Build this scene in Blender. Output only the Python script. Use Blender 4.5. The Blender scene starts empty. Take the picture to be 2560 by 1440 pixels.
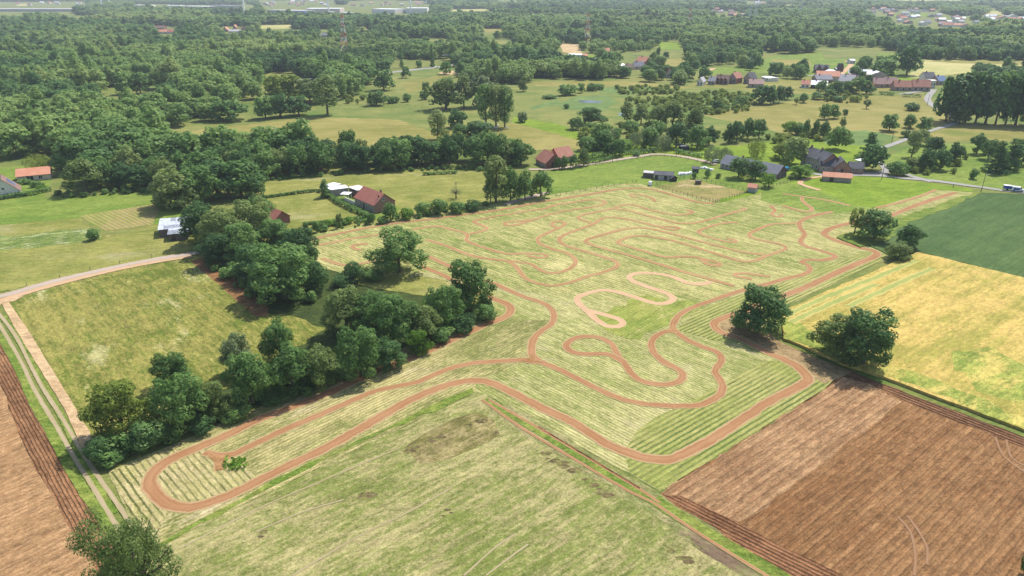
import bpy, math, random
import numpy as np
from mathutils import Vector, Matrix
R = math.radians
sc = bpy.context.scene
# ------------------------------------------------------------ camera, sky, sun, exposure
CH = 75.0; FPX = 1762.0; YH = -40.0
TH = math.atan((720 - YH) / FPX)
cd = bpy.data.cameras.new('camera'); cam = bpy.data.objects.new('camera', cd); sc.collection.objects.link(cam)
cam.location = (0, 0, CH); cam.rotation_euler = (math.pi / 2 - TH, 0, 0)
cd.sensor_width = 36; cd.lens = FPX / 2560 * 36; cd.clip_start = 1; cd.clip_end = 20000
sc.camera = cam
SUN_EL = R(54); SHX, SHY = -0.62, -0.78            # ground direction in which shadows fall
w = bpy.data.worlds.new('World'); sc.world = w; w.use_nodes = True
nt = w.node_tree; sky = nt.nodes.new('ShaderNodeTexSky'); sky.sky_type = 'NISHITA'; sky.sun_disc = False
sky.sun_elevation = SUN_EL; sky.sun_rotation = math.atan2(-SHX, -SHY); sky.dust_density = 1.5
nt.links.new(sky.outputs[0], nt.nodes['Background'].inputs[0]); nt.nodes['Background'].inputs[1].default_value = 0.15
sl = bpy.data.lights.new('sun', 'SUN'); so = bpy.data.objects.new('sun', sl); sc.collection.objects.link(so)
sl.energy = 4.8; sl.angle = R(0.6); sl.color = (1.0, 0.955, 0.88)
n_ = math.hypot(SHX, SHY)
so.rotation_euler = Vector((SHX / n_ * math.cos(SUN_EL), SHY / n_ * math.cos(SUN_EL), -math.sin(SUN_EL))).to_track_quat('-Z', 'Y').to_euler()
sc.view_settings.view_transform = 'Standard'; sc.view_settings.look = 'None'; sc.view_settings.exposure = 0.37
sc.render.resolution_x = 1024; sc.render.resolution_y = 576
sc.render.engine = 'CYCLES'; sc.cycles.max_bounces = 5; sc.cycles.diffuse_bounces = 3; sc.cycles.volume_bounces = 0
random.seed(7)
# ------------------------------------------------------------ helpers
ct, st = math.cos(TH), math.sin(TH)
def G(px, py, z=0.0):
    """point of the ground seen at a place of the photograph"""
    u = (px - 1280) / FPX; v = (py - 720) / FPX
    t = (CH - z) / (st + v * ct)
    return Vector((u * t, (ct - v * st) * t, z))
def proj(p):
    d = Vector(p) - Vector((0, 0, CH)); zc = d.y * ct - d.z * st
    return 1280 + FPX * d.x / zc, 720 - FPX * (d.y * st + d.z * ct) / zc
def scale_at(py): return ct * (py - YH) / CH
def link(o, parent=None):
    sc.collection.objects.link(o)
    if parent is not None: o.parent = parent
    return o
def tag(o, label=None, cat=None, group=None, kind=None):
    if label: o['label'] = label
    if cat: o['category'] = cat
    if group: o['group'] = group
    if kind: o['kind'] = kind
    return o
def empty(name, loc, label=None, cat=None, group=None, rz=0.0):
    o = bpy.data.objects.new(name, None); o.location = loc; o.rotation_euler = (0, 0, rz); o.empty_display_size = .5
    return tag(link(o), label, cat, group)
class MB:
    def __init__(s): s.v = []; s.f = []; s.mi = []
    def quad(s, a, b, c, d):
        n = len(s.v); s.v += [tuple(a), tuple(b), tuple(c), tuple(d)]; s.f.append((n, n+1, n+2, n+3))
    def poly(s, pts):
        n = len(s.v); s.v += [tuple(p) for p in pts]; s.f.append(tuple(range(n, n + len(pts))))
    def box(s, c, d, M=None):
        x, y, z = d[0]/2, d[1]/2, d[2]/2; n = len(s.v)
        for dx, dy, dz in ((-x,-y,-z),(x,-y,-z),(x,y,-z),(-x,y,-z),(-x,-y,z),(x,-y,z),(x,y,z),(-x,y,z)):
            p = Vector((c[0]+dx, c[1]+dy, c[2]+dz)); s.v.append(tuple(M @ p) if M else tuple(p))
        for q in ((0,3,2,1),(4,5,6,7),(0,1,5,4),(1,2,6,5),(2,3,7,6),(3,0,4,7)): s.f.append(tuple(n+i for i in q))
    def tube(s, a, b, r0, r1, k=6):
        a = Vector(a); b = Vector(b); d = (b-a).normalized(); x = d.orthogonal().normalized(); y = d.cross(x); n = len(s.v)
        for i in range(k):
            t = 2*math.pi*i/k; o = x*math.cos(t)+y*math.sin(t); s.v.append(tuple(a+o*r0)); s.v.append(tuple(b+o*r1))
        for i in range(k):
            j = (i+1) % k; s.f.append((n+2*i, n+2*j, n+2*j+1, n+2*i+1))
        s.f.append(tuple(n+2*i for i in range(k))[::-1]); s.f.append(tuple(n+2*i+1 for i in range(k)))
    def prism(s, pts2, y0, y1):
        """profile in x,z swept along y"""
        n = len(s.v); k = len(pts2)
        for (x, z) in pts2: s.v.append((x, y0, z))
        for (x, z) in pts2: s.v.append((x, y1, z))
        s.f.append(tuple(range(n, n+k))); s.f.append(tuple(range(n+k, n+2*k))[::-1])
        for i in range(k):
            j = (i+1) % k; s.f.append((n+j, n+i, n+k+i, n+k+j))
    def build(s, name, mat, parent=None, loc=None):
        me = bpy.data.meshes.new(name); me.from_pydata(s.v, [], s.f); me.materials.append(mat)
        o = bpy.data.objects.new(name, me)
        if loc is not None: o.location = loc
        return link(o, parent)
# ------------------------------------------------------------ node helpers
class NT:
    def __init__(s, name):
        s.m = bpy.data.materials.new(name); s.m.use_nodes = True; s.t = s.m.node_tree; s.t.nodes.clear()
        s.out = s.t.nodes.new('ShaderNodeOutputMaterial')
    def n(s, ty, **kw):
        x = s.t.nodes.new('ShaderNode' + ty)
        for k, v in kw.items(): setattr(x, k, v)
        return x
    def set(s, sock, v):
        if isinstance(v, bpy.types.NodeSocket): s.t.links.new(v, sock)
        elif isinstance(v, (tuple, list)) and len(v) == 3 and sock.type == 'RGBA': sock.default_value = (*v, 1)
        else: sock.default_value = v
    def math(s, op, a, b=0.0, clamp=False):
        x = s.n('Math', operation=op, use_clamp=clamp); s.set(x.inputs[0], a); s.set(x.inputs[1], b); return x.outputs[0]
    def ramp(s, v, lo, hi):
        x = s.n('MapRange', interpolation_type='SMOOTHSTEP'); s.set(x.inputs[0], v); x.inputs[1].default_value = lo; x.inputs[2].default_value = hi; return x.outputs[0]
    def mix(s, f, a, b):
        x = s.n('Mix', data_type='RGBA'); s.set(x.inputs[0], f); s.set(x.inputs[6], a); s.set(x.inputs[7], b); return x.outputs[2]
    def noise(s, vec, scale, detail=3, rough=0.55, dist=0.0):
        x = s.n('TexNoise'); s.set(x.inputs['Vector'], vec); x.inputs['Scale'].default_value = scale
        x.inputs['Detail'].default_value = detail; x.inputs['Roughness'].default_value = rough; x.inputs['Distortion'].default_value = dist
        return x.outputs[0]
    def mapping(s, vec, rot=0.0, scl=(1, 1, 1), loc=(0, 0, 0)):
        x = s.n('Mapping'); s.set(x.inputs[0], vec); x.inputs[1].default_value = loc; x.inputs[2].default_value = (0, 0, rot); x.inputs[3].default_value = scl; return x.outputs[0]
    def pos(s): return s.n('NewGeometry').outputs['Position']
    def pbsdf(s, col, rough=0.9, spec=0.2, bump=None, bstr=0.5, bdist=0.1, metal=0.0):
        b = s.n('BsdfPrincipled'); s.set(b.inputs['Base Color'], col); s.set(b.inputs['Roughness'], rough)
        b.inputs['Specular IOR Level'].default_value = spec; b.inputs['Metallic'].default_value = metal
        if bump is not None:
            q = s.n('Bump'); q.inputs['Strength'].default_value = bstr; q.inputs['Distance'].default_value = bdist
            s.set(q.inputs['Height'], bump); s.t.links.new(q.outputs[0], b.inputs['Normal'])
        s.t.links.new(b.outputs[0], s.out.inputs[0]); return b
def plain(name, col, rough=0.8, var=0.15, scl=1.5, metal=0.0, spec=0.3):
    k = NT(name); nz = k.noise(k.pos(), scl, 4); f = k.ramp(nz, .3, .7)
    c = k.mix(f, tuple(x*(1-var) for x in col), tuple(min(1, x*(1+var)) for x in col)); k.pbsdf(c, rough, spec, metal=metal); return k.m
def ang(a, b):
    p, q = G(*a), G(*b); return math.atan2(q.y-p.y, q.x-p.x)
def field_mat(name, c_lo, c_hi, c_spot=None, d=0.0, row=0.0, row_sp=0.75, c_gap=(.30,.2,.12), big=30, streak=0.5, fine=0.6, spot_t=(.55,.7), spot_sc=.12, bump=.5, row_patch=.5, seed=0.0, streak_w=1.1, streak_l=35., fsc=1.6, warm=True, duty=(-.5, .9)):
    """ground cover: two colours in large patches, streaks along d, rows along d, fine clumps, spots of a third colour"""
    if warm: c_lo, c_hi, c_spot, c_gap = [tuple(a*b for a, b in zip(c, (.925, .90, .69))) if c else None for c in (c_lo, c_hi, c_spot, c_gap)]
    k = NT(name); P = k.pos()
    Q = k.mapping(P, -d, loc=(seed*13.7, seed*7.3, seed))                     # x runs along the rows
    big_n = k.noise(Q, 1.0/big, 4, .6, .6)
    st_n = k.noise(k.mapping(Q, 0, (1/streak_l, 1/streak_w, 1), (seed, 0, 0)), 1.0, 4, .65)
    st2 = k.noise(k.mapping(Q, 0, (1/(streak_l*.25), 1/(streak_w*3.5), 1), (3+seed, 0, 0)), 1.0, 3, .6)
    fn = k.noise(P, fsc, 5, .72); fn2 = k.noise(k.mapping(Q, 0, (1, 2.2, 1)), .55, 4, .65)
    v = k.math('MULTIPLY', big_n, 1.0)
    v = k.math('ADD', v, k.math('MULTIPLY', k.math('SUBTRACT', st_n, .5), streak*1.3))
    v = k.math('ADD', v, k.math('MULTIPLY', k.math('SUBTRACT', st2, .5), streak*.9))
    v = k.math('ADD', v, k.math('MULTIPLY', k.math('SUBTRACT', fn, .5), fine*1.2))
    v = k.math('ADD', v, k.math('MULTIPLY', k.math('SUBTRACT', fn2, .5), fine*1.1))
    col = k.mix(k.ramp(v, .25, .75), c_lo, c_hi); h = k.math('ADD', k.math('MULTIPLY', fn, .7), k.math('MULTIPLY', fn2, .6))
    if c_spot:
        sp = k.noise(k.mapping(Q, 0, (.45, 1, 1), (seed*3+5, 2, 0)), spot_sc, 6, .7, .3)
        sp = k.math('ADD', sp, k.math('MULTIPLY', k.math('SUBTRACT', fn, .5), .35))
        col = k.mix(k.ramp(sp, *spot_t), col, c_spot)
    if row > 0:
        sx = k.n('SeparateXYZ'); k.set(sx.inputs[0], Q)
        wob = k.math('MULTIPLY', k.math('SUBTRACT', k.noise(P, .35, 3), .5), .35)
        s_ = k.math('SINE', k.math('MULTIPLY', k.math('ADD', sx.outputs[1], wob), 2*math.pi/row_sp))
        s_ = k.math('ADD', s_, k.math('MULTIPLY', k.math('SUBTRACT', k.noise(P, 2.6, 4, .7), .5), 2.2))
        rm = k.ramp(s_, duty[0], duty[1])
        pm = k.ramp(k.noise(Q, .045, 4, .65), .5-row_patch*.5, .5+row_patch*.35)
        g = k.math('MULTIPLY', k.math('MULTIPLY', rm, row), k.math('ADD', .35, k.math('MULTIPLY', pm, .65)))
        col = k.mix(g, col, c_gap); h = k.math('SUBTRACT', h, k.math('MULTIPLY', rm, row*1.6))
    # dark and pale grains the size of clods, tufts and straws
    g1 = k.noise(P, 3.2, 4, .8); g2 = k.noise(k.mapping(Q, 0, (.6, 1.3, 1)), 1.15, 3, .75)
    g3 = k.noise(k.mapping(Q, 0, (.5, 1.4, 1)), .38, 4, .75)
    gm = k.math('ADD', k.math('ADD', .40, k.math('MULTIPLY', k.ramp(g3, .33, .67), .32)), k.math('ADD', k.math('MULTIPLY', k.ramp(g1, .3, .72), .42), k.math('MULTIPLY', k.ramp(g2, .34, .68), .36)))
    x = k.n('Mix', data_type='RGBA', blend_type='MULTIPLY'); x.inputs[0].default_value = min(1, fine*1.3)
    k.set(x.inputs[6], col); cc = k.n('CombineColor'); [k.set(cc.inputs[i], gm) for i in range(3)]; k.set(x.inputs[7], cc.outputs[0])
    k.pbsdf(x.outputs[2], .95, .08, h, bump, .25); return k.m
def track_mat(name, c, c2, edge, wear=.0, grass=(.24,.27,.085)):
    """bare earth with wheel marks along the path (u across, v along), damp and dry patches, a crumbling rim and grass creeping in"""
    k = NT(name); uv = k.n('UVMap').outputs[0]; P = k.pos()
    a = k.noise(k.mapping(uv, 0, (6, .10, 1)), 1.0, 4, .7); b = k.noise(P, .10, 4, .65); f = k.noise(P, 2.0, 5, .75); g = k.noise(P, .55, 4, .7)
    v = k.math('ADD', k.math('MULTIPLY', a, .55), k.math('ADD', k.math('MULTIPLY', b, .5), k.math('MULTIPLY', f, .3)))
    col = k.mix(k.ramp(v, .50, .86), c, c2)
    sx = k.n('SeparateXYZ'); k.set(sx.inputs[0], uv); u = k.math('ABSOLUTE', k.math('SUBTRACT', sx.outputs[0], .5))
    wm = k.math('ADD', u, k.math('MULTIPLY', k.math('SUBTRACT', g, .5), .12))
    col = k.mix(k.math('MULTIPLY', k.math('SUBTRACT', 1.0, k.ramp(k.math('ABSOLUTE', k.math('SUBTRACT', wm, .24)), .0, .09)), .35), col, tuple(x*.72 for x in c))
    e = k.math('ADD', u, k.math('MULTIPLY', k.math('SUBTRACT', f, .5), .30))
    col = k.mix(k.math('MULTIPLY', k.ramp(e, .30, .44), .7), col, edge)
    e2 = k.math('ADD', k.math('ADD', u, k.math('MULTIPLY', k.math('SUBTRACT', g, .5), .55)), wear*.5)
    e2 = k.math('ADD', e2, k.math('MULTIPLY', k.math('SUBTRACT', b, .5), wear))
    col = k.mix(k.math('MULTIPLY', k.ramp(e2, .40, .62), .85), col, grass)
    k.pbsdf(col, .95, .08, v, .5, .15); return k.m
LAYER = [0.0]
def catmull(p, step=1.0, closed=False):
    out = []; n = len(p)
    for i in range(n - 1):
        a = p[max(i-1, 0)]; b = p[i]; c = p[i+1]; d = p[min(i+2, n-1)]
        m = max(2, int((c-b).length/step))
        for j in range(m):
            t = j/m; out.append(0.5*((2*b)+(c-a)*t+(2*a-5*b+4*c-d)*t*t+(3*b-a-3*c+d)*t**3))
    out.append(p[-1]); return out
def densify(pts, jit, closed=True, step=3.0):
    out = []; n = len(pts)
    for i in range(n):
        a, b = pts[i], pts[(i+1) % n]; m = max(1, min(60, int((b-a).length/step)))
        for j in range(m):
            q = a.lerp(b, j/m)
            if j: q = q + Vector((random.uniform(-jit, jit), random.uniform(-jit, jit), 0))
            out.append(q)
    return out
def sheet(name, pts, mat, z, jit=.25, kind='structure', wall=False):
    w_ = [G(*p) for p in pts]; far = max(q.y for q in w_)
    w_ = densify(w_, jit, step=3.0 if far < 500 else 15)
    bm = MB(); bm.poly([(q.x, q.y, z) for q in w_]); o = bm.build(name, mat)
    import bmesh
    b = bmesh.new(); b.from_mesh(o.data); bmesh.ops.triangulate(b, faces=b.faces[:]); 
    for f in b.faces:
        if f.normal.z < 0: f.normal_flip()
    if wall:   # a standing crop has sides
        r_ = bmesh.ops.extrude_face_region(b, geom=b.faces[:]); top = [v for v in r_['geom'] if isinstance(v, bmesh.types.BMVert)]
        for v in b.verts:
            if v not in top: v.co.z = .01
    b.to_mesh(o.data); b.free()
    if kind: o['kind'] = kind
    return o
def ribbon_geo(MBo, UV, pts, width, z, jit=.12, taper=False):
    w_ = catmull([G(*p) for p in pts], 1.0 if G(*pts[0]).y < 400 else 8.0); n = len(w_); L = 0; prev = None; ph = random.uniform(0, 9)
    for i, q in enumerate(w_):
        t = (w_[min(i+1, n-1)]-w_[max(i-1, 0)]); t.z = 0
        if t.length < 1e-6: continue
        t.normalize(); nn = Vector((-t.y, t.x, 0))
        hw = width/2*(1+.08*math.sin(i*.13+ph)+random.uniform(-jit, jit)*.35)
        a, b = q+nn*hw, q-nn*(width/2*(1+.08*math.sin(i*.17+2*ph)+random.uniform(-jit, jit)*.35))
        z += 4e-5; cur = ((a.x, a.y, z), (b.x, b.y, z), L)
        if prev:
            MBo.quad(prev[1], cur[1], cur[0], prev[0]); UV += [(1, prev[2]), (1, cur[2]), (0, cur[2]), (0, prev[2])]
        prev = cur; L += 1.0
def ribbon(name, lines, width, mat, z, jit=.3):
    m = MB(); uv = []
    for i, l in enumerate(lines): ribbon_geo(m, uv, l, width, z+.002*(i % 24), jit)
    o = m.build(name, mat); lay = o.data.uv_layers.new(name='UVMap')
    lay.data.foreach_set('uv', np.array(uv, dtype=np.float32).ravel()); o['kind'] = 'structure'; return o
# ------------------------------------------------------------ the ground and its fields
D1 = ang((1210,985),(1660,1240)); D2 = ang((640,1205),(1115,965)); DH = ang((1660,1225),(2060,975)); DL = ang((25,755),(225,1090))
GAP = (.135,.125,.05)
M_meadow = field_mat('meadow_grass', (0.104,0.160,0.041), (0.234,0.235,0.090), (0.090,0.170,0.036), d=.3, big=45, streak=.25, fine=.45, spot_sc=.03)
base = MB(); base.quad((-6000,-900,0),(6000,-900,0),(6000,6000,0),(-6000,6000,0)); g_ = base.build('ground', M_meadow); g_['kind'] = 'structure'
M_maze = field_mat('maze_stubble', (0.220,0.254,0.087), (0.477,0.442,0.252), (0.415,0.376,0.252), d=D1, row=.42, row_sp=.75, c_gap=(.17,.19,.07), big=28, streak=.55, fine=.6, seed=1)
M_maze_far = field_mat('maze_far_stubble', (0.189,0.237,0.075), (0.451,0.409,0.220), (0.541,0.494,0.279), d=ang((1500,560),(1800,640)), row=.4, row_sp=1.1, c_gap=(.20,.22,.08), big=60, streak=.7, fine=.65, seed=2)
M_arm = field_mat('arm_stubble', (0.184,0.202,0.074), (0.478,0.414,0.239), (0.506,0.432,0.313), d=D2, row=.5, row_sp=.8, c_gap=(.13,.145,.05), big=22, streak=.35, fine=.6, seed=3, duty=(.0, 1.0))
M_end = field_mat('end_rows', (.34,.32,.15), (.52,.44,.30), None, d=D1, row=.95, row_sp=1.05, c_gap=(.10,.125,.04), big=18, streak=.25, fine=.6, seed=4, row_patch=.2, duty=(.15, 1.0))
M_head = field_mat('headland_rows', (.25,.28,.09), (.38,.36,.17), None, d=DH, row=.95, row_sp=1.1, c_gap=(.10,.15,.045), big=25, streak=.2, fine=.5, seed=5, row_patch=.2, duty=(-.2, 1.0))
M_fallow = field_mat('fallow_weeds', (0.166,0.201,0.062), (0.367,0.328,0.190), (0.262,0.205,0.133), d=ang((640,1440),(1260,1130)), big=16, streak=.6, fine=.7, seed=6, spot_t=(.62,.78), spot_sc=.16, streak_w=.8, streak_l=22, bump=.9)
M_leftmeadow = field_mat('mown_meadow', (0.110,0.149,0.029), (0.284,0.261,0.089), (0.412,0.387,0.219), d=DL, big=20, streak=.6, fine=.75, seed=7, spot_t=(.56,.72), spot_sc=.13, streak_w=1.3, streak_l=18, bump=.7)
M_plow = field_mat('ploughed_earth', (00.216,00.108,00.056), (00.331,00.187,00.107), (00.412,00.252,00.158), d=DH, row=.35, row_sp=1.3, c_gap=(.17,.09,.05), big=30, streak=.5, fine=.75, seed=8, spot_t=(.6,.78), spot_sc=.5, streak_w=.8, bump=1.1, fsc=2.4)
M_plow_pale = field_mat('dry_ploughed_earth', (00.299,00.168,00.105), (00.439,00.276,00.181), (00.510,00.346,00.232), d=DH, row=.4, row_sp=1.7, c_gap=(.22,.125,.078), big=30, streak=.7, fine=.9, seed=9, spot_t=(.62,.78), spot_sc=.5, streak_w=.8, bump=1.1, fsc=2.4)
M_plow_left = field_mat('tan_ploughed_earth', (00.353,00.212,00.127), (00.488,00.306,00.196), (00.252,00.139,00.081), d=ang((0,1250),(160,1180)), row=.25, row_sp=1.0, c_gap=(.22,.12,.07), big=20, streak=.7, fine=.9, seed=10, spot_t=(.57,.66), spot_sc=.9, streak_w=.5, streak_l=3, bump=1.1, fsc=2.6)
M_tilled = field_mat('dark_tilled_strip', (0.190,0.094,0.056), (0.340,0.182,0.113), None, d=ang((60,1080),(230,1400)), row=.35, row_sp=.55, c_gap=(.12,.06,.032), big=30, streak=.6, fine=.8, seed=11, bump=1.2)
M_tilled_r = field_mat('dark_tilled_headland', (0.163,0.082,0.052), (0.306,0.160,0.104), None, d=ang((2170,955),(2560,1110)), row=.9, row_sp=.9, c_gap=(.085,.045,.028), big=30, streak=.7, fine=.8, seed=12, bump=1.2)
M_tilled_b = field_mat('dark_tilled_corner', (0.163,0.078,0.047), (0.326,0.165,0.104), None, d=ang((1680,1250),(2060,1440)), row=.6, row_sp=.7, c_gap=(.075,.038,.022), big=30, streak=.9, fine=.8, seed=13, bump=1.2)
M_wheat = field_mat('ripening_wheat', (0.304,0.281,0.080), (0.554,0.409,0.162), (0.196,0.247,0.054), d=DH, big=22, streak=.75, fine=.6, seed=14, spot_t=(.64,.8), spot_sc=.05, streak_w=2.2, streak_l=45)
M_green_patch = field_mat('green_wheat', (.16,.22,.05), (.33,.35,.10), None, d=DH, big=8, streak=.5, fine=.7, seed=15)
M_green_soft = field_mat('green_wheat_patch', (.17,.23,.055), (.33,.35,.10), (.50,.42,.15), d=DH, big=8, streak=.8, fine=.7, seed=35, spot_t=(.48,.62), spot_sc=.15, streak_l=25)
M_beet = field_mat('dark_green_crop', (0.060,0.110,0.042), (0.098,0.154,0.062), None, d=DH, row=.3, row_sp=1.5, c_gap=(.05,.10,.035), big=50, streak=.9, fine=.45, seed=16, streak_w=4, streak_l=70, bump=.2)
M_lawn = field_mat('bright_pasture', (.135,.225,.022), (.22,.30,.045), None, d=.2, big=25, streak=.55, fine=.65, seed=17)
M_pasture = field_mat('green_pasture', (0.126,0.205,0.038), (0.211,0.270,0.068), (0.108,0.200,0.041), d=.4, big=22, streak=.5, fine=.7, seed=18, spot_sc=.06)
M_yellow = field_mat('dry_yellow_meadow', (0.168,0.196,0.050), (0.299,0.289,0.107), (0.321,0.306,0.176), d=.2, big=16, streak=.3, fine=.55, seed=19, spot_t=(.55,.72), spot_sc=.06, bump=.8)
M_tan = field_mat('tan_hay_meadow', (0.191,0.191,0.058), (0.306,0.272,0.115), (0.153,0.187,0.046), d=-.12, big=45, streak=.5, fine=.35, seed=20, spot_t=(.54,.68), spot_sc=.02, streak_w=3, streak_l=60)
M_marsh = field_mat('marsh_grass', (0.130,0.180,0.053), (0.251,0.252,0.097), (0.094,0.171,0.045), d=-.2, big=35, streak=.4, fine=.4, seed=21, spot_t=(.5,.66), spot_sc=.025, streak_w=4, streak_l=40)
M_reed = field_mat('reed_bed', (.10,.17,.06), (.18,.25,.10), None, d=.3, big=15, streak=.3, fine=.5, seed=22)
M_weed = field_mat('white_flower_weeds', (.09,.15,.04), (.20,.25,.08), (.46,.48,.33), d=.4, big=7, streak=.3, fine=.9, seed=23, spot_t=(.5,.7), spot_sc=.35)
M_strip = field_mat('grass_verge', (.10,.17,.03), (.22,.26,.07), None, d=0, big=8, streak=.3, fine=.8, seed=24)
M_crop = field_mat('vegetable_rows', (.20,.25,.06), (.30,.28,.12), None, d=ang((215,545),(270,575)), row=.95, row_sp=1.5, c_gap=(.36,.25,.17), big=20, streak=.2, fine=.4, seed=25, row_patch=.1)
M_sand = field_mat('sandy_soil', (.42,.30,.20), (.58,.45,.32), None, d=0, big=10, streak=.3, fine=.5, seed=26)
M_paddock = field_mat('worn_paddock', (.16,.18,.055), (.30,.25,.12), (.47,.36,.25), d=.2, big=14, streak=.2, fine=.5, seed=27, spot_t=(.52,.62), spot_sc=.05)
M_palecrop = field_mat('pale_ripe_crop', (.33,.34,.15), (.46,.42,.23), None, d=.9, big=60, streak=.5, fine=.2, seed=28, streak_w=4, streak_l=80)
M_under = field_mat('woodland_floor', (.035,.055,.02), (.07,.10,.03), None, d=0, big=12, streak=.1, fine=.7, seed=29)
M_track = track_mat('bare_earth_path', (.27,.132,.058), (.36,.20,.10), (.40,.29,.16))
M_track_thin = track_mat('overgrown_earth_path', (.28,.14,.06), (.40,.24,.12), (.42,.33,.17), wear=.13, grass=(.34,.32,.13))
M_track_pale = track_mat('pale_earth_path', (.44,.27,.155), (.52,.35,.215), (.47,.36,.20))
M_rut = track_mat('wheel_rut', (.30,.235,.13), (.41,.32,.21), (.25,.25,.095), wear=.1)
M_lane = track_mat('farm_lane', (.36,.285,.225), (.43,.35,.285), (.36,.27,.18))
M_earth = field_mat('bare_earth', (.27,.145,.075), (.36,.21,.125), None, big=8, fine=.5, seed=61)
M_earth_pale = field_mat('trodden_pale_earth', (.42,.29,.20), (.56,.41,.30), None, big=8, fine=.6, seed=62)
M_asph = field_mat('asphalt_apron', (.27,.27,.29), (.34,.34,.36), None, big=8, fine=.2, seed=63)
M_road = track_mat('worn_asphalt', (.26,.25,.24), (.33,.32,.30), (.27,.27,.19))

M_darksoil = field_mat('dark_soil_specks', (.085,.06,.045), (.15,.115,.075), (.20,.20,.08), d=0, big=3, fine=.9, seed=50, spot_t=(.45,.6), spot_sc=1.2)
M_softmark = track_mat('tyre_mark', (.245,.14,.075), (.29,.17,.095), (.22,.125,.07), grass=(.21,.12,.065))
S = sheet
S('ground', [(-150,640),(500,560),(660,540),(830,600),(1270,745),(1270,800),(230,1170),(225,1110),(25,757),(-150,800)], M_leftmeadow, .02)
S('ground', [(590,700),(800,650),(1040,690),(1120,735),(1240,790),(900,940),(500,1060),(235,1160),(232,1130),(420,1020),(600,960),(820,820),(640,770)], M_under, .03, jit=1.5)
S('ground', [(-300,500),(170,492),(400,478),(470,500),(480,560),(380,560),(200,545),(-300,590)], M_pasture, .024)
S('ground', [(-300,590),(200,545),(230,575),(-300,640)], M_yellow, .03)
S('ground', [(-300,612),(60,588),(200,572),(245,578),(255,598),(150,612),(-300,655)], M_weed, .036, jit=1.2)
S('ground', [(-300,655),(150,612),(255,600),(390,560),(420,590),(495,622),(300,668),(0,728),(-300,800)], M_yellow, .03)
S('ground', [(200,540),(385,510),(400,525),(380,562),(262,577)], M_crop, .042)
S('ground', [(-300,418),(0,418),(120,412),(135,440),(110,492),(0,505),(-300,515)], M_pasture, .03)
S('ground', [(650,455),(1080,424),(1210,428),(1225,500),(1000,552),(840,575),(640,590),(640,480)], M_yellow, .03)
S('ground', [(640,497),(790,481),(830,503),(925,548),(760,563),(660,545)], M_yellow, .04)
S('ground', [(820,486),(920,545),(990,560),(1000,520),(900,470),(830,470)], M_pasture, .045)
S('ground', [(478,652),(515,640),(600,700),(672,772),(668,790),(640,792),(560,722),(500,676)], M_plow, .033, jit=.4)
# the maize maze field
S('ground', [(270,1180),(640,1022),(900,925),(1080,835),(1220,775),(1235,735),(1110,700),(1050,690),(930,700),(800,670),(770,600),(790,585),(990,546),(1290,503),(1530,461),(1600,459),(1660,472),(1790,509),(1930,478),(1960,462),(2030,470),(2130,512),(2180,521),(2340,474),(2440,482),(2230,556),(2215,600),(2230,642),(1960,768),(1880,840),(2110,925),(2060,975),(1650,1228),(1210,985),(1185,980),(395,1365),(335,1312)], M_maze, .05)
S('ground', [(770,600),(790,586),(990,547),(1290,504),(1530,462),(1600,460),(1660,473),(1790,510),(1930,479),(1960,463),(2030,471),(2130,513),(2180,522),(2340,475),(2438,483),(2230,556),(2120,590),(2195,637),(1840,735),(1680,780),(1430,735),(1290,725),(1110,690),(1050,680),(930,690),(800,668)], M_maze_far, .06, jit=1.2)
S('ground', [(1900,470),(1960,455),(2030,470),(2130,513),(2180,523),(2080,535),(1990,520),(1900,500)], M_pasture, .066, jit=.8)
S('ground', [(272,1181),(640,1023),(900,926),(1080,836),(1225,776),(1290,800),(1378,800),(1330,860),(1322,903),(1190,955),(1187,979),(396,1363),(336,1310)], M_arm, .072)
S('ground', [(275,1182),(400,1130),(500,1118),(545,1140),(600,1160),(640,1190),(600,1228),(470,1270),(415,1285),(400,1325),(396,1360),(338,1310)], M_end, .078, jit=.1)
S('ground', [(1592,1077),(1642,1042),(1730,1005),(1855,932),(1915,903),(2030,900),(2108,926),(2060,974),(1652,1226),(1575,1183),(1560,1130)], M_head, .078, jit=.1)
S('ground', [(1692,825),(1740,780),(1842,740),(1960,702),(2190,620),(2228,642),(1962,766),(1880,838),(1860,860),(1780,850)], M_head, .08, jit=.1)
S('ground', [(1490,790),(1590,740),(1700,752),(1760,760),(1690,800),(1600,850),(1520,830)], field_mat('lush_patch', (.19,.25,.06), (.31,.33,.10), (.46,.41,.21), d=D2, row=.4, row_sp=.8, c_gap=(.12,.16,.04), big=10, fine=.5, seed=31), .084, jit=1.5)
S('ground', [(1040,692),(1110,702),(1130,725),(1060,740),(930,720),(860,700),(930,690)], M_yellow, .088)
# fallow ground in front
S('ground', [(1188,981),(1212,986),(1400,1108),(1640,1250),(2100,1560),(300,1700),(250,1420),(396,1364)], M_fallow, .06)
S('ground', [(1270,1010),(1660,1242),(1985,1460),(1900,1480),(1600,1270),(1400,1145),(1220,1030)], field_mat('grey_dead_weeds', (.17,.20,.075), (.33,.29,.18), (.17,.12,.10), d=ang((1210,985),(1660,1240)), big=9, streak=.7, fine=.8, seed=32, spot_t=(.5,.66), spot_sc=.12, streak_l=14), .072, jit=.6)
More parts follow.
